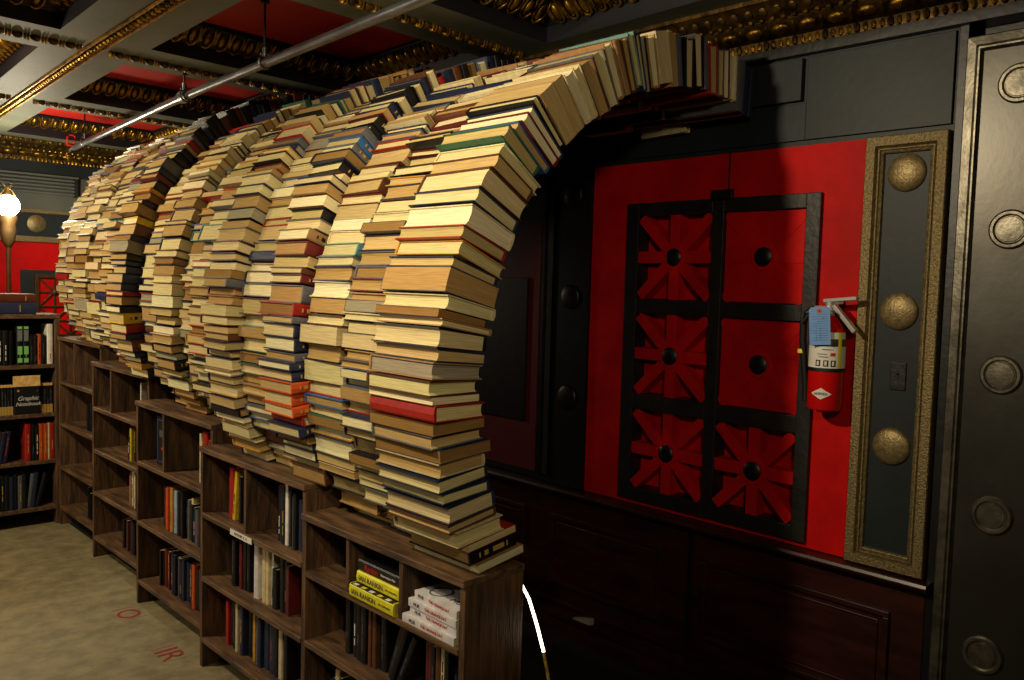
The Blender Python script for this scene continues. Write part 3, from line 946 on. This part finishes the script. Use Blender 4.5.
# ---- shelved books: spine to the aisle
def shelved(base, axis, t, ht, dp, z, cn, label, group, parts=True, lean=0., pn='cream', titles=None, rgb=None, hard=True, name='shelved_book'):
    """base = (x, y) of the spine's far-bottom edge.  axis 'Y': case faces -X, thickness runs along -Y from base;
    axis 'X': case faces -Y, thickness runs along +X from base.  lean in radians tips the top"""
    r = random.Random(hash((round(base[0], 3), round(base[1], 3), round(z, 3))) & 0xffff)
    if axis == 'Y':
        Rm = Matrix.Rotation(PI / 2, 4, 'X')           # book length -> up, thickness -> -Y
        M = Matrix.Translation((base[0], base[1], z)) @ Matrix.Rotation(-lean, 4, 'X') @ Matrix.Translation((dp / 2, -t / 2, ht / 2)) @ Rm
    else:
        Rm = Matrix.Rotation(PI / 2, 4, 'Z') @ Matrix.Rotation(PI / 2, 4, 'X')
        M = Matrix.Translation((base[0], base[1], z)) @ Matrix.Rotation(lean, 4, 'Y') @ Matrix.Translation((t / 2, dp / 2, ht / 2)) @ Rm
    cov = jit(rgb or COV[cn], r, .12)
    o = empty(name, M=M)
    if parts:
        bc, bpg = MB(), MB()
        book_geo(bc, bpg, t, t, ht, dp, cov, jit(PAG[pn], r), 'in', hard)
        bc.build('cover', o); bpg.build('page_block', o)
    else:
        bc = MB(); book_geo(bc, bc, t, t, ht, dp, cov, jit(PAG[pn], r), 'in', hard); bc.build('cover', o)
    if titles is None and t > .015 and r.random() < .5:
        titles = 'print_black' if cn in ('white', 'cream', 'yellow', 'tan') else r.choice(['print_gold', 'print_grey', 'print_grey', 'label_white', 'print_grey', 'print_red'])
    if titles:
        lb = MB()
        a = r.uniform(-.38, -.2)
        x = -dp / 2 + .0006
        w_ = min(t * .12, .0024)
        for seg in range(r.choice([1, 2, 3])):
            l = r.uniform(.08, .26)
            lb.box(x - .0008, x + .003, a * ht, (a + l) * ht, -w_, w_, titles)
            a += l + .04
            if a > .3: break
        lb.build('spine_title', o)
    tag(o, label, 'book', group)
    return o

def row(ui, ri, y_hi, y_lo, spec, parts=True, zone='', xin=.055):
    """fill a shelf from the far end (y_hi) to the near end (y_lo) with spec = [(colour, thickness, height, lean)]"""
    u = UNITS[ui]
    z = u['sh'][ri] + .0008
    rows = ['top', 'second', 'third', 'bottom'] if len(u['sh']) == 4 else ['top', 'middle', 'bottom']
    y = y_hi
    r = random.Random(ui * 10 + ri + int(y_hi * 100))
    n = 0
    dpm = UDEP - .014 - xin
    for s in spec:
        cn, t, ht = s[0], s[1], s[2]
        lean = math.radians(s[3]) if len(s) > 3 else 0
        if y - t / max(.5, math.cos(lean)) - abs(math.sin(lean)) * ht * 0 < y_lo: break
        if cn == 'gap':
            y -= t; continue
        n += 1
        x0 = u['x'] + xin + r.uniform(-.006, .02)
        dp = u['x'] + UDEP - .016 - x0 - r.uniform(0, .012)
        adj = {'Y': 0}
        low = t * math.sin(abs(lean)) if lean > 0 else 0
        wh = {0: 'bookcase at the tunnel mouth', 1: 'second bookcase', 2: 'third bookcase', 3: 'fourth bookcase', 4: 'fifth bookcase'}[ui]
        lab = f"{cn} book, {ordinal(n)} from the far end{zone}, {rows[ri]} row of {wh}"
        shelved((x0, y), 'Y', t, ht, dp, z + low, cn, lab, f'books on the {rows[ri]} row of the {wh}', parts, -abs(lean) if lean else 0, hard=s[1] > .02)
        y -= t / math.cos(lean) + .0015
    return y

def rnd_spec(seed, n, tab, t=(.014, .034), h=(.17, .21)):
    r = random.Random(seed)
    return [(pick(r, tab), r.uniform(*t), r.uniform(*h)) for _ in range(n)]
DARK = [('black', 50), ('navy', 20), ('grey', 10), ('brown', 8), ('maroon', 5), ('cream', 4)]
MIX = [('black', 40), ('navy', 20), ('grey', 8), ('red', 8), ('cream', 8), ('orange', 4), ('maroon', 5), ('white', 4), ('ochre', 3)]
# second bookcase
row(1, 0, 3.48, DV2 + .012, [('maroon', .018, .17), ('red', .042, .22), ('yellow', .024, .215, 6), ('gap', .04, 0), ('black', .016, .2)], zone=' of its far bay')
row(1, 0, 3.03, 2.742, [('black', .020, .225), ('navy', .024, .23), ('black', .018, .235), ('white', .020, .245), ('black', .022, .22), ('grey', .020, .20), ('black', .024, .22), ('navy', .03, .2)], zone=' of its near bay')
row(1, 1, 3.42, 2.742, [('black', .036, .20), ('black', .022, .205), ('maroon', .022, .195), ('black', .03, .21), ('black', .026, .24), ('gap', .02, 0), ('grey', .03, .23), ('white', .040, .235), ('gap', .03, 0), ('cream', .032, .232), ('cream', .022, .225), ('white', .020, .23), ('black', .04, .16), ('gap', .015, 0), ('black', .03, .235), ('black', .02, .21), ('maroon', .02, .2)])
row(1, 2, 3.47, 2.742, [('red', .026, .195), ('black', .030, .2), ('black', .026, .2), ('gap', .01, 0), ('cream', .022, .21), ('blue', .018, .2), ('navy', .026, .21), ('black', .034, .22), ('black', .03, .2), ('ochre', .018, .23), ('grey', .032, .21), ('navy', .03, .2), ('navy', .045, .24), ('navy', .045, .235), ('black', .03, .22), ('cream', .03, .22), ('black', .03, .22)])
# third bookcase
row(2, 0, 3.92, 3.657, [('gap', .03, 0), ('cream', .02, .235), ('cream', .018, .2), ('red', .046, .25), ('black', .02, .2), ('red', .018, .22), ('black', .02, .2)], zone=' of its near bay')
row(2, 1, 4.36, 3.657, [('black', .03, .21), ('maroon', .02, .2), ('red', .022, .215), ('orange', .026, .215), ('yellow', .018, .2), ('ochre', .03, .225), ('pale-blue', .034, .215), ('gap', .02, 0), ('black', .03, .22), ('maroon', .018, .21), ('black', .026, .225), ('black', .022, .2), ('grey', .02, .2), ('cream', .024, .21)] + rnd_spec(31, 12, DARK))
row(2, 2, 4.38, 3.657, rnd_spec(4, 4, DARK) + [('maroon', .02, .2)] + [('navy', .022, .2), ('black', .02, .19), ('navy', .026, .2), ('black', .022, .195), ('grey', .02, .2), ('navy', .02, .2), ('black', .024, .19), ('navy', .026, .21), ('navy', .022, .2), ('black', .026, .2), ('grey', .024, .2), ('navy', .024, .205), ('orange', .03, .215), ('black', .03, .2)] + rnd_spec(5, 10, DARK))
# fourth bookcase
row(3, 0, 4.90, 4.59, [('gap', .02, 0), ('white', .012, .20), ('gap', .12, 0), ('red', .02, .2), ('black', .02, .19), ('brown', .03, .19)], parts=False, zone=' of its near bay')
row(3, 1, 5.02, 4.59, [('black', .03, .17), ('yellow', .024, .19), ('black', .03, .19), ('black', .03, .18), ('navy', .03, .2), ('black', .035, .2), ('grey', .03, .2), ('black', .03, .19)] + rnd_spec(51, 8, DARK), parts=False)
row(3, 2, 5.04, 4.59, [('orange', .028, .17), ('grey', .022, .19), ('cream', .028, .2), ('black', .025, .19), ('brown', .02, .18)] + rnd_spec(52, 14, DARK), parts=False)
row(3, 3, 5.12, 4.59, [('black', .03, .17), ('maroon', .02, .18), ('black', .03, .18), ('brown', .02, .18), ('orange', .03, .17), ('navy', .03, .19), ('black', .03, .18)] + rnd_spec(53, 14, DARK), parts=False)
# fifth bookcase
row(4, 1, 5.92, 5.512, [('black', .03, .17), ('navy', .028, .18), ('black', .03, .19), ('gap', .02, 0), ('black', .03, .18), ('grey', .025, .17, 12), ('gap', .05, 0)] + rnd_spec(61, 9, DARK), parts=False)
row(4, 2, 5.86, 5.512, rnd_spec(62, 14, DARK), parts=False)
row(4, 3, 5.90, 5.512, rnd_spec(63, 14, DARK), parts=False)
# bookcase at the tunnel mouth, middle and bottom rows
row(0, 1, 2.51, 1.825, [('black', .032, .20), ('gap', .012, 0), ('black', .026, .205), ('black', .026, .21), ('black', .036, .215), ('gap', .01, 0), ('brown', .016, .205), ('brown', .022, .21), ('black', .042, .215), ('gap', .012, 0), ('black', .026, .21, 20), ('black', .030, .215, 22), ('black', .026, .195, 26), ('gap', .112, 0), ('maroon', .022, .20), ('maroon', .024, .205), ('black', .02, .19), ('brown', .026, .20), ('cream', .022, .2), ('black', .02, .2), ('navy', .022, .2), ('black', .03, .19)])
row(0, 2, 2.60, 1.825, rnd_spec(71, 30, DARK))

# things lying in the top row of the bookcase at the mouth
def lying(y0, y1, x0, dp, z, t, cn, label, group, rgb=None, yaw=0, name='flat_book', pn='cream', hard=True, spine_text=None, tm='print_black', tsize=None, decor=None):
    """lying flat, spine to the aisle: x = depth, y = length, z = thickness"""
    L = y1 - y0
    M = Matrix.Translation((x0 + dp / 2, (y0 + y1) / 2, z + t / 2)) @ Matrix.Rotation(yaw, 4, 'Z')
    o = empty(name, M=M)
    r = random.Random(int(z * 1000))
    bc, bpg = MB(), MB()
    book_geo(bc, bpg, t, t, L, dp, lin(rgb or COV[cn]), jit(PAG[pn], r), 'in', hard)
    bc.build('cover', o); bpg.build('page_block', o)
    # lettering on the spine reads from the far end to the near end as seen from the aisle
    for (s, size, m, yy, zz) in (spine_text or []):
        Mt = Matrix(((0, 0, -1, -dp / 2 - .0008), (-1, 0, 0, yy), (0, 1, 0, zz), (0, 0, 0, 1)))
        text('spine_lettering', s, size, m, o, Mt)
    tag(o, label, 'book', group)
    return o
u = UNITS[0]; z0 = u['sh'][0] + .0008
ya, yb = 2.070, 2.355
q0, q1 = DV0 + .014, DV1 - .040
o = lying(q0, q1, u['x'] - .012, .165, z0, .044, 'yellow', 'yellow book with dark squares on its cover, bottom of the three flat books', 'flat books in the mouth bookcase', (226, 220, 30),
      spine_text=[('IAN RANKIN', .0245, 'print_grey', .040, .0), ('THE COMPLAINTS', .008, 'print_grey', -.078, .0)])
b = MB()
b.box(-.08, -.03, -.12, .12, .0215, .0224, 'print_black')
for k in range(5): b.box(-.078, -.064, .11 - .046 * k - .022, .11 - .046 * k, .0222, .0228, 'label_yellow' if k % 2 else 'label_white')
b.build('cover_squares', o)
lying(q0, q1 - .010, u['x'] + .010, .150, z0 + .0450, .040, 'yellow', 'yellow book in the middle of the three flat books', 'flat books in the mouth bookcase', (232, 224, 32),
      spine_text=[('IAN RANKIN', .0245, 'print_grey', .036, .0), ('THE COMPLAINTS', .008, 'print_grey', -.078, .0)])
lying(q0, q1 - .012, u['x'] + .014, .148, z0 + .0856, .038, 'black', 'black book with red spine lettering on top of two yellow books', 'flat books in the mouth bookcase', (24, 22, 24),
      spine_text=[('Rankin', .028, 'print_red', .040, .0), ('Resurrection Men', .011, 'label_white', -.055, .0)])
# white books, slightly fanned
offs_w = [(.0, 0, 0), (.012, .022, 1.5), (.008, .018, 1), (.016, .036, 3.5)]
for k in range(4):
    dx, dy, a = offs_w[k]
    nm = ['bottom', 'second from bottom', 'third from bottom', 'top'][k]
    z = z0 + k * .0258
    o = lying(1.838 - dy * .1, DV0 - .020 - dy, u['x'] + .0 + dx, .150, z, .025, 'white', f'white paperback with orange spine lettering, {nm} of the stack of four', 'white paperbacks in the mouth bookcase', (222, 220, 222),
          yaw=math.radians(-a), hard=False, pn='ivory', spine_text=[('THE ORANGE EAT', .013, 'print_red', -.02, 0.), ('MUR', .015, 'print_grey', .075, 0.)])
    if k == 3:
        Mt = Matrix(((0, -1, 0, -.035), (-1, 0, 0, -.06), (0, 0, -1, 0), (0, 0, 0, 1)))
        Mt = Matrix.Translation((-.03, -.06, .0131)) @ Matrix.Rotation(-PI / 2, 4, 'Z')
        text('cover_lettering', 'MUR', .034, 'print_grey', o, Mt)
        rb = MB()
        rb.tube([(-.02 + math.cos(q) * .035, .045 + math.sin(q) * .035, .0128) for q in [i * 2 * PI / 24 for i in range(25)]], .0022, 'print_grey', 5)
        rb.tube([(.045 + math.cos(q) * .026, -.03 + math.sin(q) * .026, .0128) for q in [i * 2 * PI / 24 for i in range(25)]], .0022, 'print_grey', 5)
        rb.build('cover_rings', o)
# sign strip clipped on the second bookcase
uu = UNITS[1]
e = empty('shelf_label_strip', (uu['x'] - .004, 3.185, uu['sh'][0] - .014))
b = MB(); b.box(-.003, -.0005, -.07, .12, -.012, .012, 'label_white'); b.build('strip', e)
text('strip_lettering', 'AUTHORS  K - L', .016, 'print_black', e, Matrix(((0, 0, -1, -.0035), (-1, 0, 0, .025), (0, 1, 0, 0), (0, 0, 0, 1))))
tag(e, 'narrow white shelf label strip on the second bookcase', 'label')
# face-out black box in the third bookcase
uu = UNITS[2]
Mb = Matrix.Translation((uu['x'] + .05, 4.315, uu['sh'][0] + .001))
e = empty('boxed_set', M=Mb)
b = MB(); b.box(.0, .03, -.085, .085, 0, .255, 'print_black'); b.build('case', e, bevel=.002)
b = MB()
for (a, c_, d_, f_) in ((-.07, .06, .235, .238), (-.07, .06, .02, .023), (.066, .070, .02, .238)):
    b.box(-.0012, .0, a, c_, d_, f_, 'print_blue')
b.box(-.0014, 0, -.05, .02, .085, .096, 'print_red'); b.box(-.0014, 0, -.05, -.005, .035, .075, 'lamp_bronze'); b.box(-.0014, 0, .0, .045, .15, .185, 'print_grey')
b.build('cover_picture', e)
tag(e, 'black boxed set standing face out in the top row of the third bookcase', 'box')
# corner bookcase contents
def crow(ri, x, spec, tilt_label=''):
    z = CB['sh'][ri] + .001
    rows = ['top', 'second', 'third', 'bottom']
    n = 0
    for s in spec:
        cn, t, ht = s[0], s[1], s[2]
        lean = math.radians(s[3]) if len(s) > 3 else 0
        if cn == 'gap': x += t; continue
        if x + t > CB['x1'] - .035: break
        n += 1
        r = random.Random(int(x * 977) + ri)
        y = CB['y'] + .02 + r.uniform(0, .015)
        if abs(lean) > 0:
            low = t * math.sin(abs(lean))
            shelved((x, y), 'X', t, ht, .15, z + low, cn, f'{cn} book leaning over, {ordinal(n)} from the far side, {rows[ri]} row of the corner bookcase', f'books on the {rows[ri]} row of the corner bookcase', True, abs(lean), titles=s[4] if len(s) > 4 else None)
        else:
            shelved((x, y), 'X', t, ht, .15, z, cn, f'{cn} book, {ordinal(n)} along the {rows[ri]} row of the corner bookcase', f'books on the {rows[ri]} row of the corner bookcase', True, 0, titles=s[4] if len(s) > 4 else None)
        x += t / math.cos(lean) + .0015
LW = 'label_white'
crow(0, 1.21, rnd_spec(80, 7, DARK, (.022, .028)) + [('black', .029, .235, 0, LW), ('black', .029, .235, 0, LW), ('black', .030, .23)])
crow2 = [(1.505, 'black', .036, .262, 'print_green'), (1.544, 'black', .034, .262, 'print_green'), (1.583, 'black', .022, .20, 'print_grey'), (1.607, 'black', .022, .20, 'print_grey'), (1.632, 'orange', .020, .205, 'print_black'), (1.655, 'black', .022, .205, 'print_grey'), (1.690, 'white', .036, .275, 'print_red')]
wh = ['black book with green and white patterned spine, beside the three plain black ones', 'black book with green and white patterned spine, beside a shorter black book', 'short black book directly beside the green patterned spines', 'short black book directly beside the orange spine', 'orange book in the top row of the corner bookcase', 'short black book between the orange spine and the tall white book', 'tall white book with red lettering against the corner bookcase side']
for (x, cn, t, ht, ti_), lb_ in zip(crow2, wh):
    o = shelved((x, CB['y'] + .025), 'X', t, ht, .15, CB['sh'][0] + .001, cn, lb_, 'books on the top row of the corner bookcase', True, 0, titles=ti_)
    if ti_ == 'print_green':
        b = MB()
        for z0_, z1_, m_ in ((.112, .129, 'print_green'), (.03, .105, 'label_grey'), (-.06, -.005, 'print_green'), (-.115, -.085, 'print_green')):
            b.box(-.0770, -.073, z0_, z1_, -t * .38, t * .38, m_)
        b.build('spine_pattern', o)
crow(2, 1.20, [('grey', .03, .2), ('brown', .032, .22), ('black', .034, .23), ('black', .03, .2), ('ochre', .024, .21, 8), ('brown', .022, .215, 8), ('navy', .028, .21, 8), ('navy', .028, .215, 8)])
row2 = [(1.549, 'red', .034, .255, 'print_gold'), (1.588, 'black', .020, .25, 'print_grey'), (1.611, 'black', .021, .245, 'label_white'), (1.634, 'orange', .025, .25, 'print_gold'), (1.662, 'orange', .025, .25, 'print_gold'), (1.689, 'cream', .011, .252, None), (1.702, 'red', .028, .252, 'print_gold')]
wh = ['red and yellow book standing upright beside the leaning navy ones', 'black book beside the red and yellow spine, third row of the corner bookcase', 'black book with white lettering beside an orange spine', 'orange book beside a black spine, third row of the corner bookcase', 'orange book beside a thin cream spine, third row of the corner bookcase', 'thin cream book between orange and red in the corner bookcase', 'dark red book against the side, third row of the corner bookcase']
for (x, cn, t, ht, ti_), lb_ in zip(row2, wh):
    shelved((x, CB['y'] + .02), 'X', t, ht, .15, CB['sh'][2] + .001, cn, lb_, 'books on the third row of the corner bookcase', True, 0, titles=ti_)
crow(3, 1.19, rnd_spec(83, 7, DARK, (.022, .028), (.19, .24)) + [('black', .026, .23), ('black', .024, .24), ('black', .026, .235), ('navy', .024, .23), ('black', .024, .24), ('grey', .028, .23), ('black', .024, .24), ('grey', .022, .235, 7), ('navy', .022, .24, 7), ('black', .028, .235, 14)])
# series with ochre feet either side of a face-out notebook
def series(x, n, zone, t):
    for k in range(n):
        z = CB['sh'][1] + .001
        o = shelved((x, CB['y'] + .03), 'X', t, .205, .14, z, 'black', f'black notebook with an ochre foot band, {ordinal(k + 1)} {zone} the face-out notebook', 'notebooks of one series in the corner bookcase', True, 0, titles='print_grey')
        b = MB(); b.box(-.0712, -.069, -.1025, -.045, -t * .48, t * .48, 'print_gold'); b.build('foot_band', o)
        b = MB(); b.box(-.0712, -.069, .085, .1025, -t * .48, t * .48, 'header_gold'); b.build('head_band', o)
        x += t + .0012
series(1.268, 12, 'along the run ending at', .0165)
series(1.645, 4, 'beyond', .0182)
e = empty('display_notebook', (1.561, CB['y'] + .012, CB['sh'][1] + .001))
b = MB(); b.box(-.077, .077, 0, .015, 0, .19, 'print_black'); b.build('cover', e, bevel=.003)
text('cover_lettering', 'Graphic', .040, 'label_white', e, Matrix(((1, 0, 0, .004), (0, 0, -1, -.001), (0, 1, 0, .108), (0, 0, 0, 1))), shear=.35)
text('cover_lettering', 'Notebook', .036, 'label_white', e, Matrix(((1, 0, 0, .004), (0, 0, -1, -.001), (0, 1, 0, .070), (0, 0, 0, 1))), shear=.35)
b = MB(); b.box(-.06, -.048, -.001, 0, .155, .17, 'print_gold'); b.build('cover_mark', e)
b = MB(); b.box(.058, .062, -.001, 0, .155, .16, 'print_green'); b.build('cover_mark', e)
tag(e, 'black notebook shown face out with white script lettering in the corner bookcase', 'notebook')
e = empty('header_card', (1.558, CB['y'] + .010, CB['sh'][1] + .192))
b = MB(); b.box(-.082, .082, 0, .004, 0, .072, 'header_gold'); b.build('card', e)
tag(e, 'gold header card standing above the face-out notebook', 'card')
# two big books on top of the corner bookcase
def flatX(x0, x1, y0, dp, z, t, rgb, label, bands, lets, name='atlas_book'):
    L = x1 - x0
    M = Matrix.Translation(((x0 + x1) / 2, y0 + dp / 2, z + t / 2)) @ Matrix.Rotation(PI / 2, 4, 'Z')
    o = empty(name, M=M)
    bc, bpg = MB(), MB()
    book_geo(bc, bpg, t, t, L, dp, lin(rgb), lin(PAG['buff']), 'in', True)
    bc.build('cover', o); bpg.build('page_block', o)
    b = MB()
    for (a, c_) in bands: b.box(-dp / 2 - .001, -dp / 2 + .004, a, c_, -t * .3, t * .3, 'print_gold')
    b.build('spine_bands', o)
    if lets:
        text('spine_lettering', lets, t * .5, 'label_white', o, Matrix(((0, 0, -1, -dp / 2 - .0015), (-1, 0, 0, L * .0), (0, 1, 0, 0), (0, 0, 0, 1))))
    tag(o, label, 'book', 'large books lying on the corner bookcase')
flatX(.95, 1.620, CB['y'] + .01, .24, CB['h'] + .001, .078, (40, 50, 78), 'large navy book lying on top of the corner bookcase', ((-.10, -.096), (.04, .044), (-.24, -.235), (.14, .145)), None)
flatX(.98, 1.622, CB['y'] + .015, .23, CB['h'] + .080, .055, (92, 42, 24), 'large brown book lying on the navy book above the corner bookcase', ((-.26, -.255), (.1, .103)), None)

# ------------------------------------------------------------------ fire extinguisher
EX, EY = W - .085, 1.442
ex = tag(empty('fire_extinguisher', (EX, EY, 1.325)), 'red fire extinguisher with a blue inspection tag hung on the red door', 'fire extinguisher')
r0 = .063
b = MB()
b.lathe([(r0 - .006, 0), (r0, .008), (r0, .262), (r0 - .005, .29), (r0 - .018, .315), (.03, .335), (.02, .345)], 'ext_red', None, 40); b.build('cylinder', ex, smooth=True)
def band(z0, z1, a0, a1, m, name, rr=r0 + .0008, parent=ex):
    b = MB(); n = 20
    vs_ = []
    for k in range(n + 1):
        a = math.radians(a0 + (a1 - a0) * k / n)
        for z in (z0, z1):
            vs_.append((rr * math.cos(a), rr * math.sin(a), z))
    b.add(vs_, [(2 * k, 2 * k + 2, 2 * k + 3, 2 * k + 1) for k in range(n)], m)
    return b.build(name, parent, smooth=True)
# camera sees the side around azimuth 206 degrees
lab = band(.155, .235, 120, 290, 'label_white', 'paper_label')
band(.235, .262, 120, 290, 'steel_edge', 'label_band', r0 + .0012)
band(.262, .286, 120, 275, 'label_white', 'upper_label', r0 + .0006)
band(.156, .286, 240, 254, 'label_yellow', 'yellow_strip', r0 + .0016)
band(.142, .156, 0, 360, 'rubber', 'strap', r0 + .0022)
for a in (170, 195, 218):
    band(.162, .185, a, a + 16, 'print_black', 'pictogram', r0 + .0014)
    band(.166, .181, a + 4, a + 11, 'label_white', 'pictogram', r0 + .0019)
band(.200, .212, 216, 232, 'print_red', 'print_mark', r0 + .0014)
for k, (z, a, c_) in enumerate(((.222, 190, 225), (.205, 175, 205), (.195, 180, 210))):
    band(z, z + .003, a, c_, 'print_grey', 'print_line', r0 + .0014)
# diamond emblem
b = MB(); vs_ = []
am = math.radians(192)
for (da, dz) in ((-30, 0), (0, -.022), (30, 0), (0, .022)):
    a = am + math.radians(da); vs_.append(((r0 + .0012) * math.cos(a), (r0 + .0012) * math.sin(a), .062 + dz))
vc = ((r0 + .0022) * math.cos(am), (r0 + .0022) * math.sin(am), .062)
vs_.append(vc); mids = []
b.add(vs_, [(0, 1, 4), (1, 2, 4), (2, 3, 4), (3, 0, 4)], 'label_white')
# follow the curve: push mid edges out by subdividing
b2 = MB(); rows_ = 12; vs2 = []; fs2 = []
for i in range(rows_ + 1):
    f_ = -1 + 2 * i / rows_; a = am + math.radians(34 * f_); hh = .021 * (1 - abs(f_))
    for z in (-hh, hh): vs2.append(((r0 + .0014) * math.cos(a), (r0 + .0014) * math.sin(a), .062 + z))
for i in range(rows_): fs2.append((2 * i, 2 * i + 2, 2 * i + 3, 2 * i + 1))
b2.add(vs2, fs2, 'label_white'); em = b2.build('diamond_emblem', ex)
nx, ny = math.cos(am), math.sin(am)
text('emblem_lettering', 'AMEREX', .0125, 'print_black', em, Matrix(((-ny * -1, 0, nx, nx * (r0 + .0026)), (nx * -1, 0, ny, ny * (r0 + .0026)), (0, 1, 0, .062), (0, 0, 0, 1))) if False else
     Matrix(((-math.sin(am), 0, nx, nx * (r0 + .0026)), (math.cos(am), 0, ny, ny * (r0 + .0026)), (0, 1, 0, .062), (0, 0, 0, 1))))
b = MB(); b.lathe([(.018, .338), (.02, .345), (.02, .362), (.026, .364), (.026, .378), (.014, .38), (.014, .405)], 'chrome', None, 20)
b.tube([(0, .0, .37), (-.01, .035, .372), (-.012, .05, .37)], .010, 'chrome', 12)
b.build('valve', ex, smooth=True)
# levers point along -Y (right in view)
b = MB()
b.prism([(-.014, .0), (.014, 0), (.014, .014), (-.014, .014)], 0, 1, 'chrome', Matrix.Translation((0, .02, .392)) @ Matrix.Rotation(math.radians(-6), 4, 'X').to_4x4() @ Matrix.Rotation(PI, 4, 'Z') @ Matrix.Diagonal((1, .125, 1, 1)))
b.build('upper_lever', ex, bevel=.003)
b = MB()
b.prism([(-.014, .0), (.014, 0), (.014, .016), (-.014, .016)], 0, 1, 'chrome', Matrix.Translation((0, -.012, .378)) @ Matrix.Rotation(math.radians(48), 4, 'X') @ Matrix.Rotation(PI, 4, 'Z') @ Matrix.Diagonal((1, .125, 1, 1)))
b.build('lower_lever', ex, bevel=.003)
b = MB(); b.tube([(-.012, .05, .37), (-.02, .075, .352), (-.02, .088, .31), (-.015, .09, .25), (-.01, .084, .17), (0, .078, .08), (0, .076, .02)], [.012, .013, .013, .013, .013, .012, .011], 'rubber', 12)
b.build('hose', ex, smooth=True)
b = MB(); b.tube([(-.015, .094, .20), (-.013, .094, .215)], .0145, 'label_yellow', 12); b.build('hose_clip', ex)
b = MB(); b.box(.067, .080, -.02, .02, .30, .40, 'steel_edge'); b.box(.02, .080, -.012, .012, .335, .345, 'steel_edge'); b.build('wall_bracket', ex)
tg = tag(empty('inspection_tag', (EX - r0 - .015, EY - .004, 1.325 + .315)), 'pale blue inspection tag hanging on the fire extinguisher valve', 'tag')
Mt = Matrix.Rotation(math.radians(18), 4, 'Z') @ Matrix.Rotation(math.radians(-4), 4, 'X')
b = MB(); b.prism([(-.036, -.075), (.036, -.075), (.036, .052), (.028, .062), (-.028, .062), (-.036, .052)], -.0004, .0004, 'tag_blue', Matrix.Rotation(PI / 2, 4, 'Z')); b.build('card', tg, M=Mt)
b = MB()
for k in range(12):
    z = .035 - k * .0085
    b.box(-.0009, -.0005, -.028, .028 if k % 3 else .01, z, z + .0012, 'print_blue')
b.box(-.0009, -.0005, -.002, -.001, -.06, -.01, 'print_blue'); b.box(-.0009, -.0005, .012, .013, -.06, -.01, 'print_blue')
b.box(-.0009, -.0005, -.016, -.010, .018, .023, 'print_red')
b.build('printed_lines', tg, M=Mt)
b = MB(); b.lathe([(.009, 0), (.009, .001)], 'hole_orange', Matrix.Translation((-.0005, 0, .048)) @ Matrix.Rotation(-PI / 2, 4, 'Y'), 16)
b.lathe([(.003, .0008), (.003, .0016)], 'rubber', Matrix.Translation((-.0005, 0, .048)) @ Matrix.Rotation(-PI / 2, 4, 'Y'), 12); b.build('eyelet', tg, M=Mt)
b = MB(); b.tube([(-.003, 0, .048), (.02, -.004, .060), (.036, -.004, .064)], .0008, 'chrome', 5); b.build('tie_wire', tg)

# ------------------------------------------------------------------ small things
# wooden bench behind the tunnel mouth
e = tag(empty('wooden_bench', (2.56, 2.35, 0)), 'low dark wooden bench inside the tunnel, its end near the mouth', 'bench')
b = MB(); b.box(-.07, .06, 0, 1.6, .525, .60, 'mahogany'); b.build('seat_plank', e, bevel=.004)
for y in (.25, 1.35):
    b = MB(); b.box(-.05, .04, y, y + .06, 0, .525, 'mahogany'); b.build('leg', e, bevel=.003)
# LED strip light
b = MB()
P = [Vector((1.812, 1.862, .86)), Vector((1.822, 1.835, .82)), Vector((1.836, 1.812, .775)), Vector((1.846, 1.785, .70)), Vector((1.850, 1.755, .62)), Vector((1.850, 1.73, .54)), Vector((1.85, 1.72, .4)), Vector((1.85, 1.725, .2)), Vector((1.85, 1.75, .006))]
e = tag(empty('light_strip', (1.85, 1.75, 0)), 'glowing rope light hanging beside the end of the bookcase', 'strip light')
b = MB(); b.tube(P[1:5], .005, 'led_glow', 8); under(b.build('lit_strip', smooth=True), e)
b = MB(); b.tube(P[4:], .0055, 'led_strip_off', 8); under(b.build('strip_tail', smooth=True), e)
# pale wedge on the skirting
b = MB(); b.add([(0, 0, 0), (0, -.115, 0), (0, -.115, .032), (-.03, 0, 0), (-.03, -.115, 0), (-.03, -.115, .032)], [(0, 1, 2), (3, 5, 4), (0, 3, 4, 1), (1, 4, 5, 2), (2, 5, 3, 0)], 'wedge_wood')
o = b.build('wooden_wedge', loc=(W - .012 - .0, 2.69, .131)); tag(o, 'small pale wooden wedge resting on the skirting board', 'wedge')
# stencilled marks on the floor
def floor_mark(s, x, y, size, label):
    e = tag(empty('floor_marking', (x, y, .0012)), label, 'floor marking')
    Mt = Matrix.Rotation(math.radians(-90), 4, 'Z') @ Matrix.Diagonal((1, 1, 1, 1))
    text('stencil', s, size, 'red_stencil', e, Mt, ext=.0002)
    b = MB(); b.box(-.012, .004, -.05, .06, -.0010, -.0004, 'red_streak', Matrix.Translation((0, .085, 0)) @ Matrix.Rotation(math.radians(-86), 4, 'Z') @ Matrix.Translation((0, 0, 0)))
    b.box(-.01, -.004, -.05, .05, -.0010, -.0004, 'red_streak', Matrix.Translation((.02, -.08, 0)) @ Matrix.Rotation(math.radians(-94), 4, 'Z'))
    b.build('paint_smear', e)
floor_mark('O', 1.535, 4.42, .16, 'faded red letter O stencilled on the floor near the third bookcase')
floor_mark('IR', 1.51, 3.82, .16, 'faded red letters IR stencilled on the floor by the third bookcase')
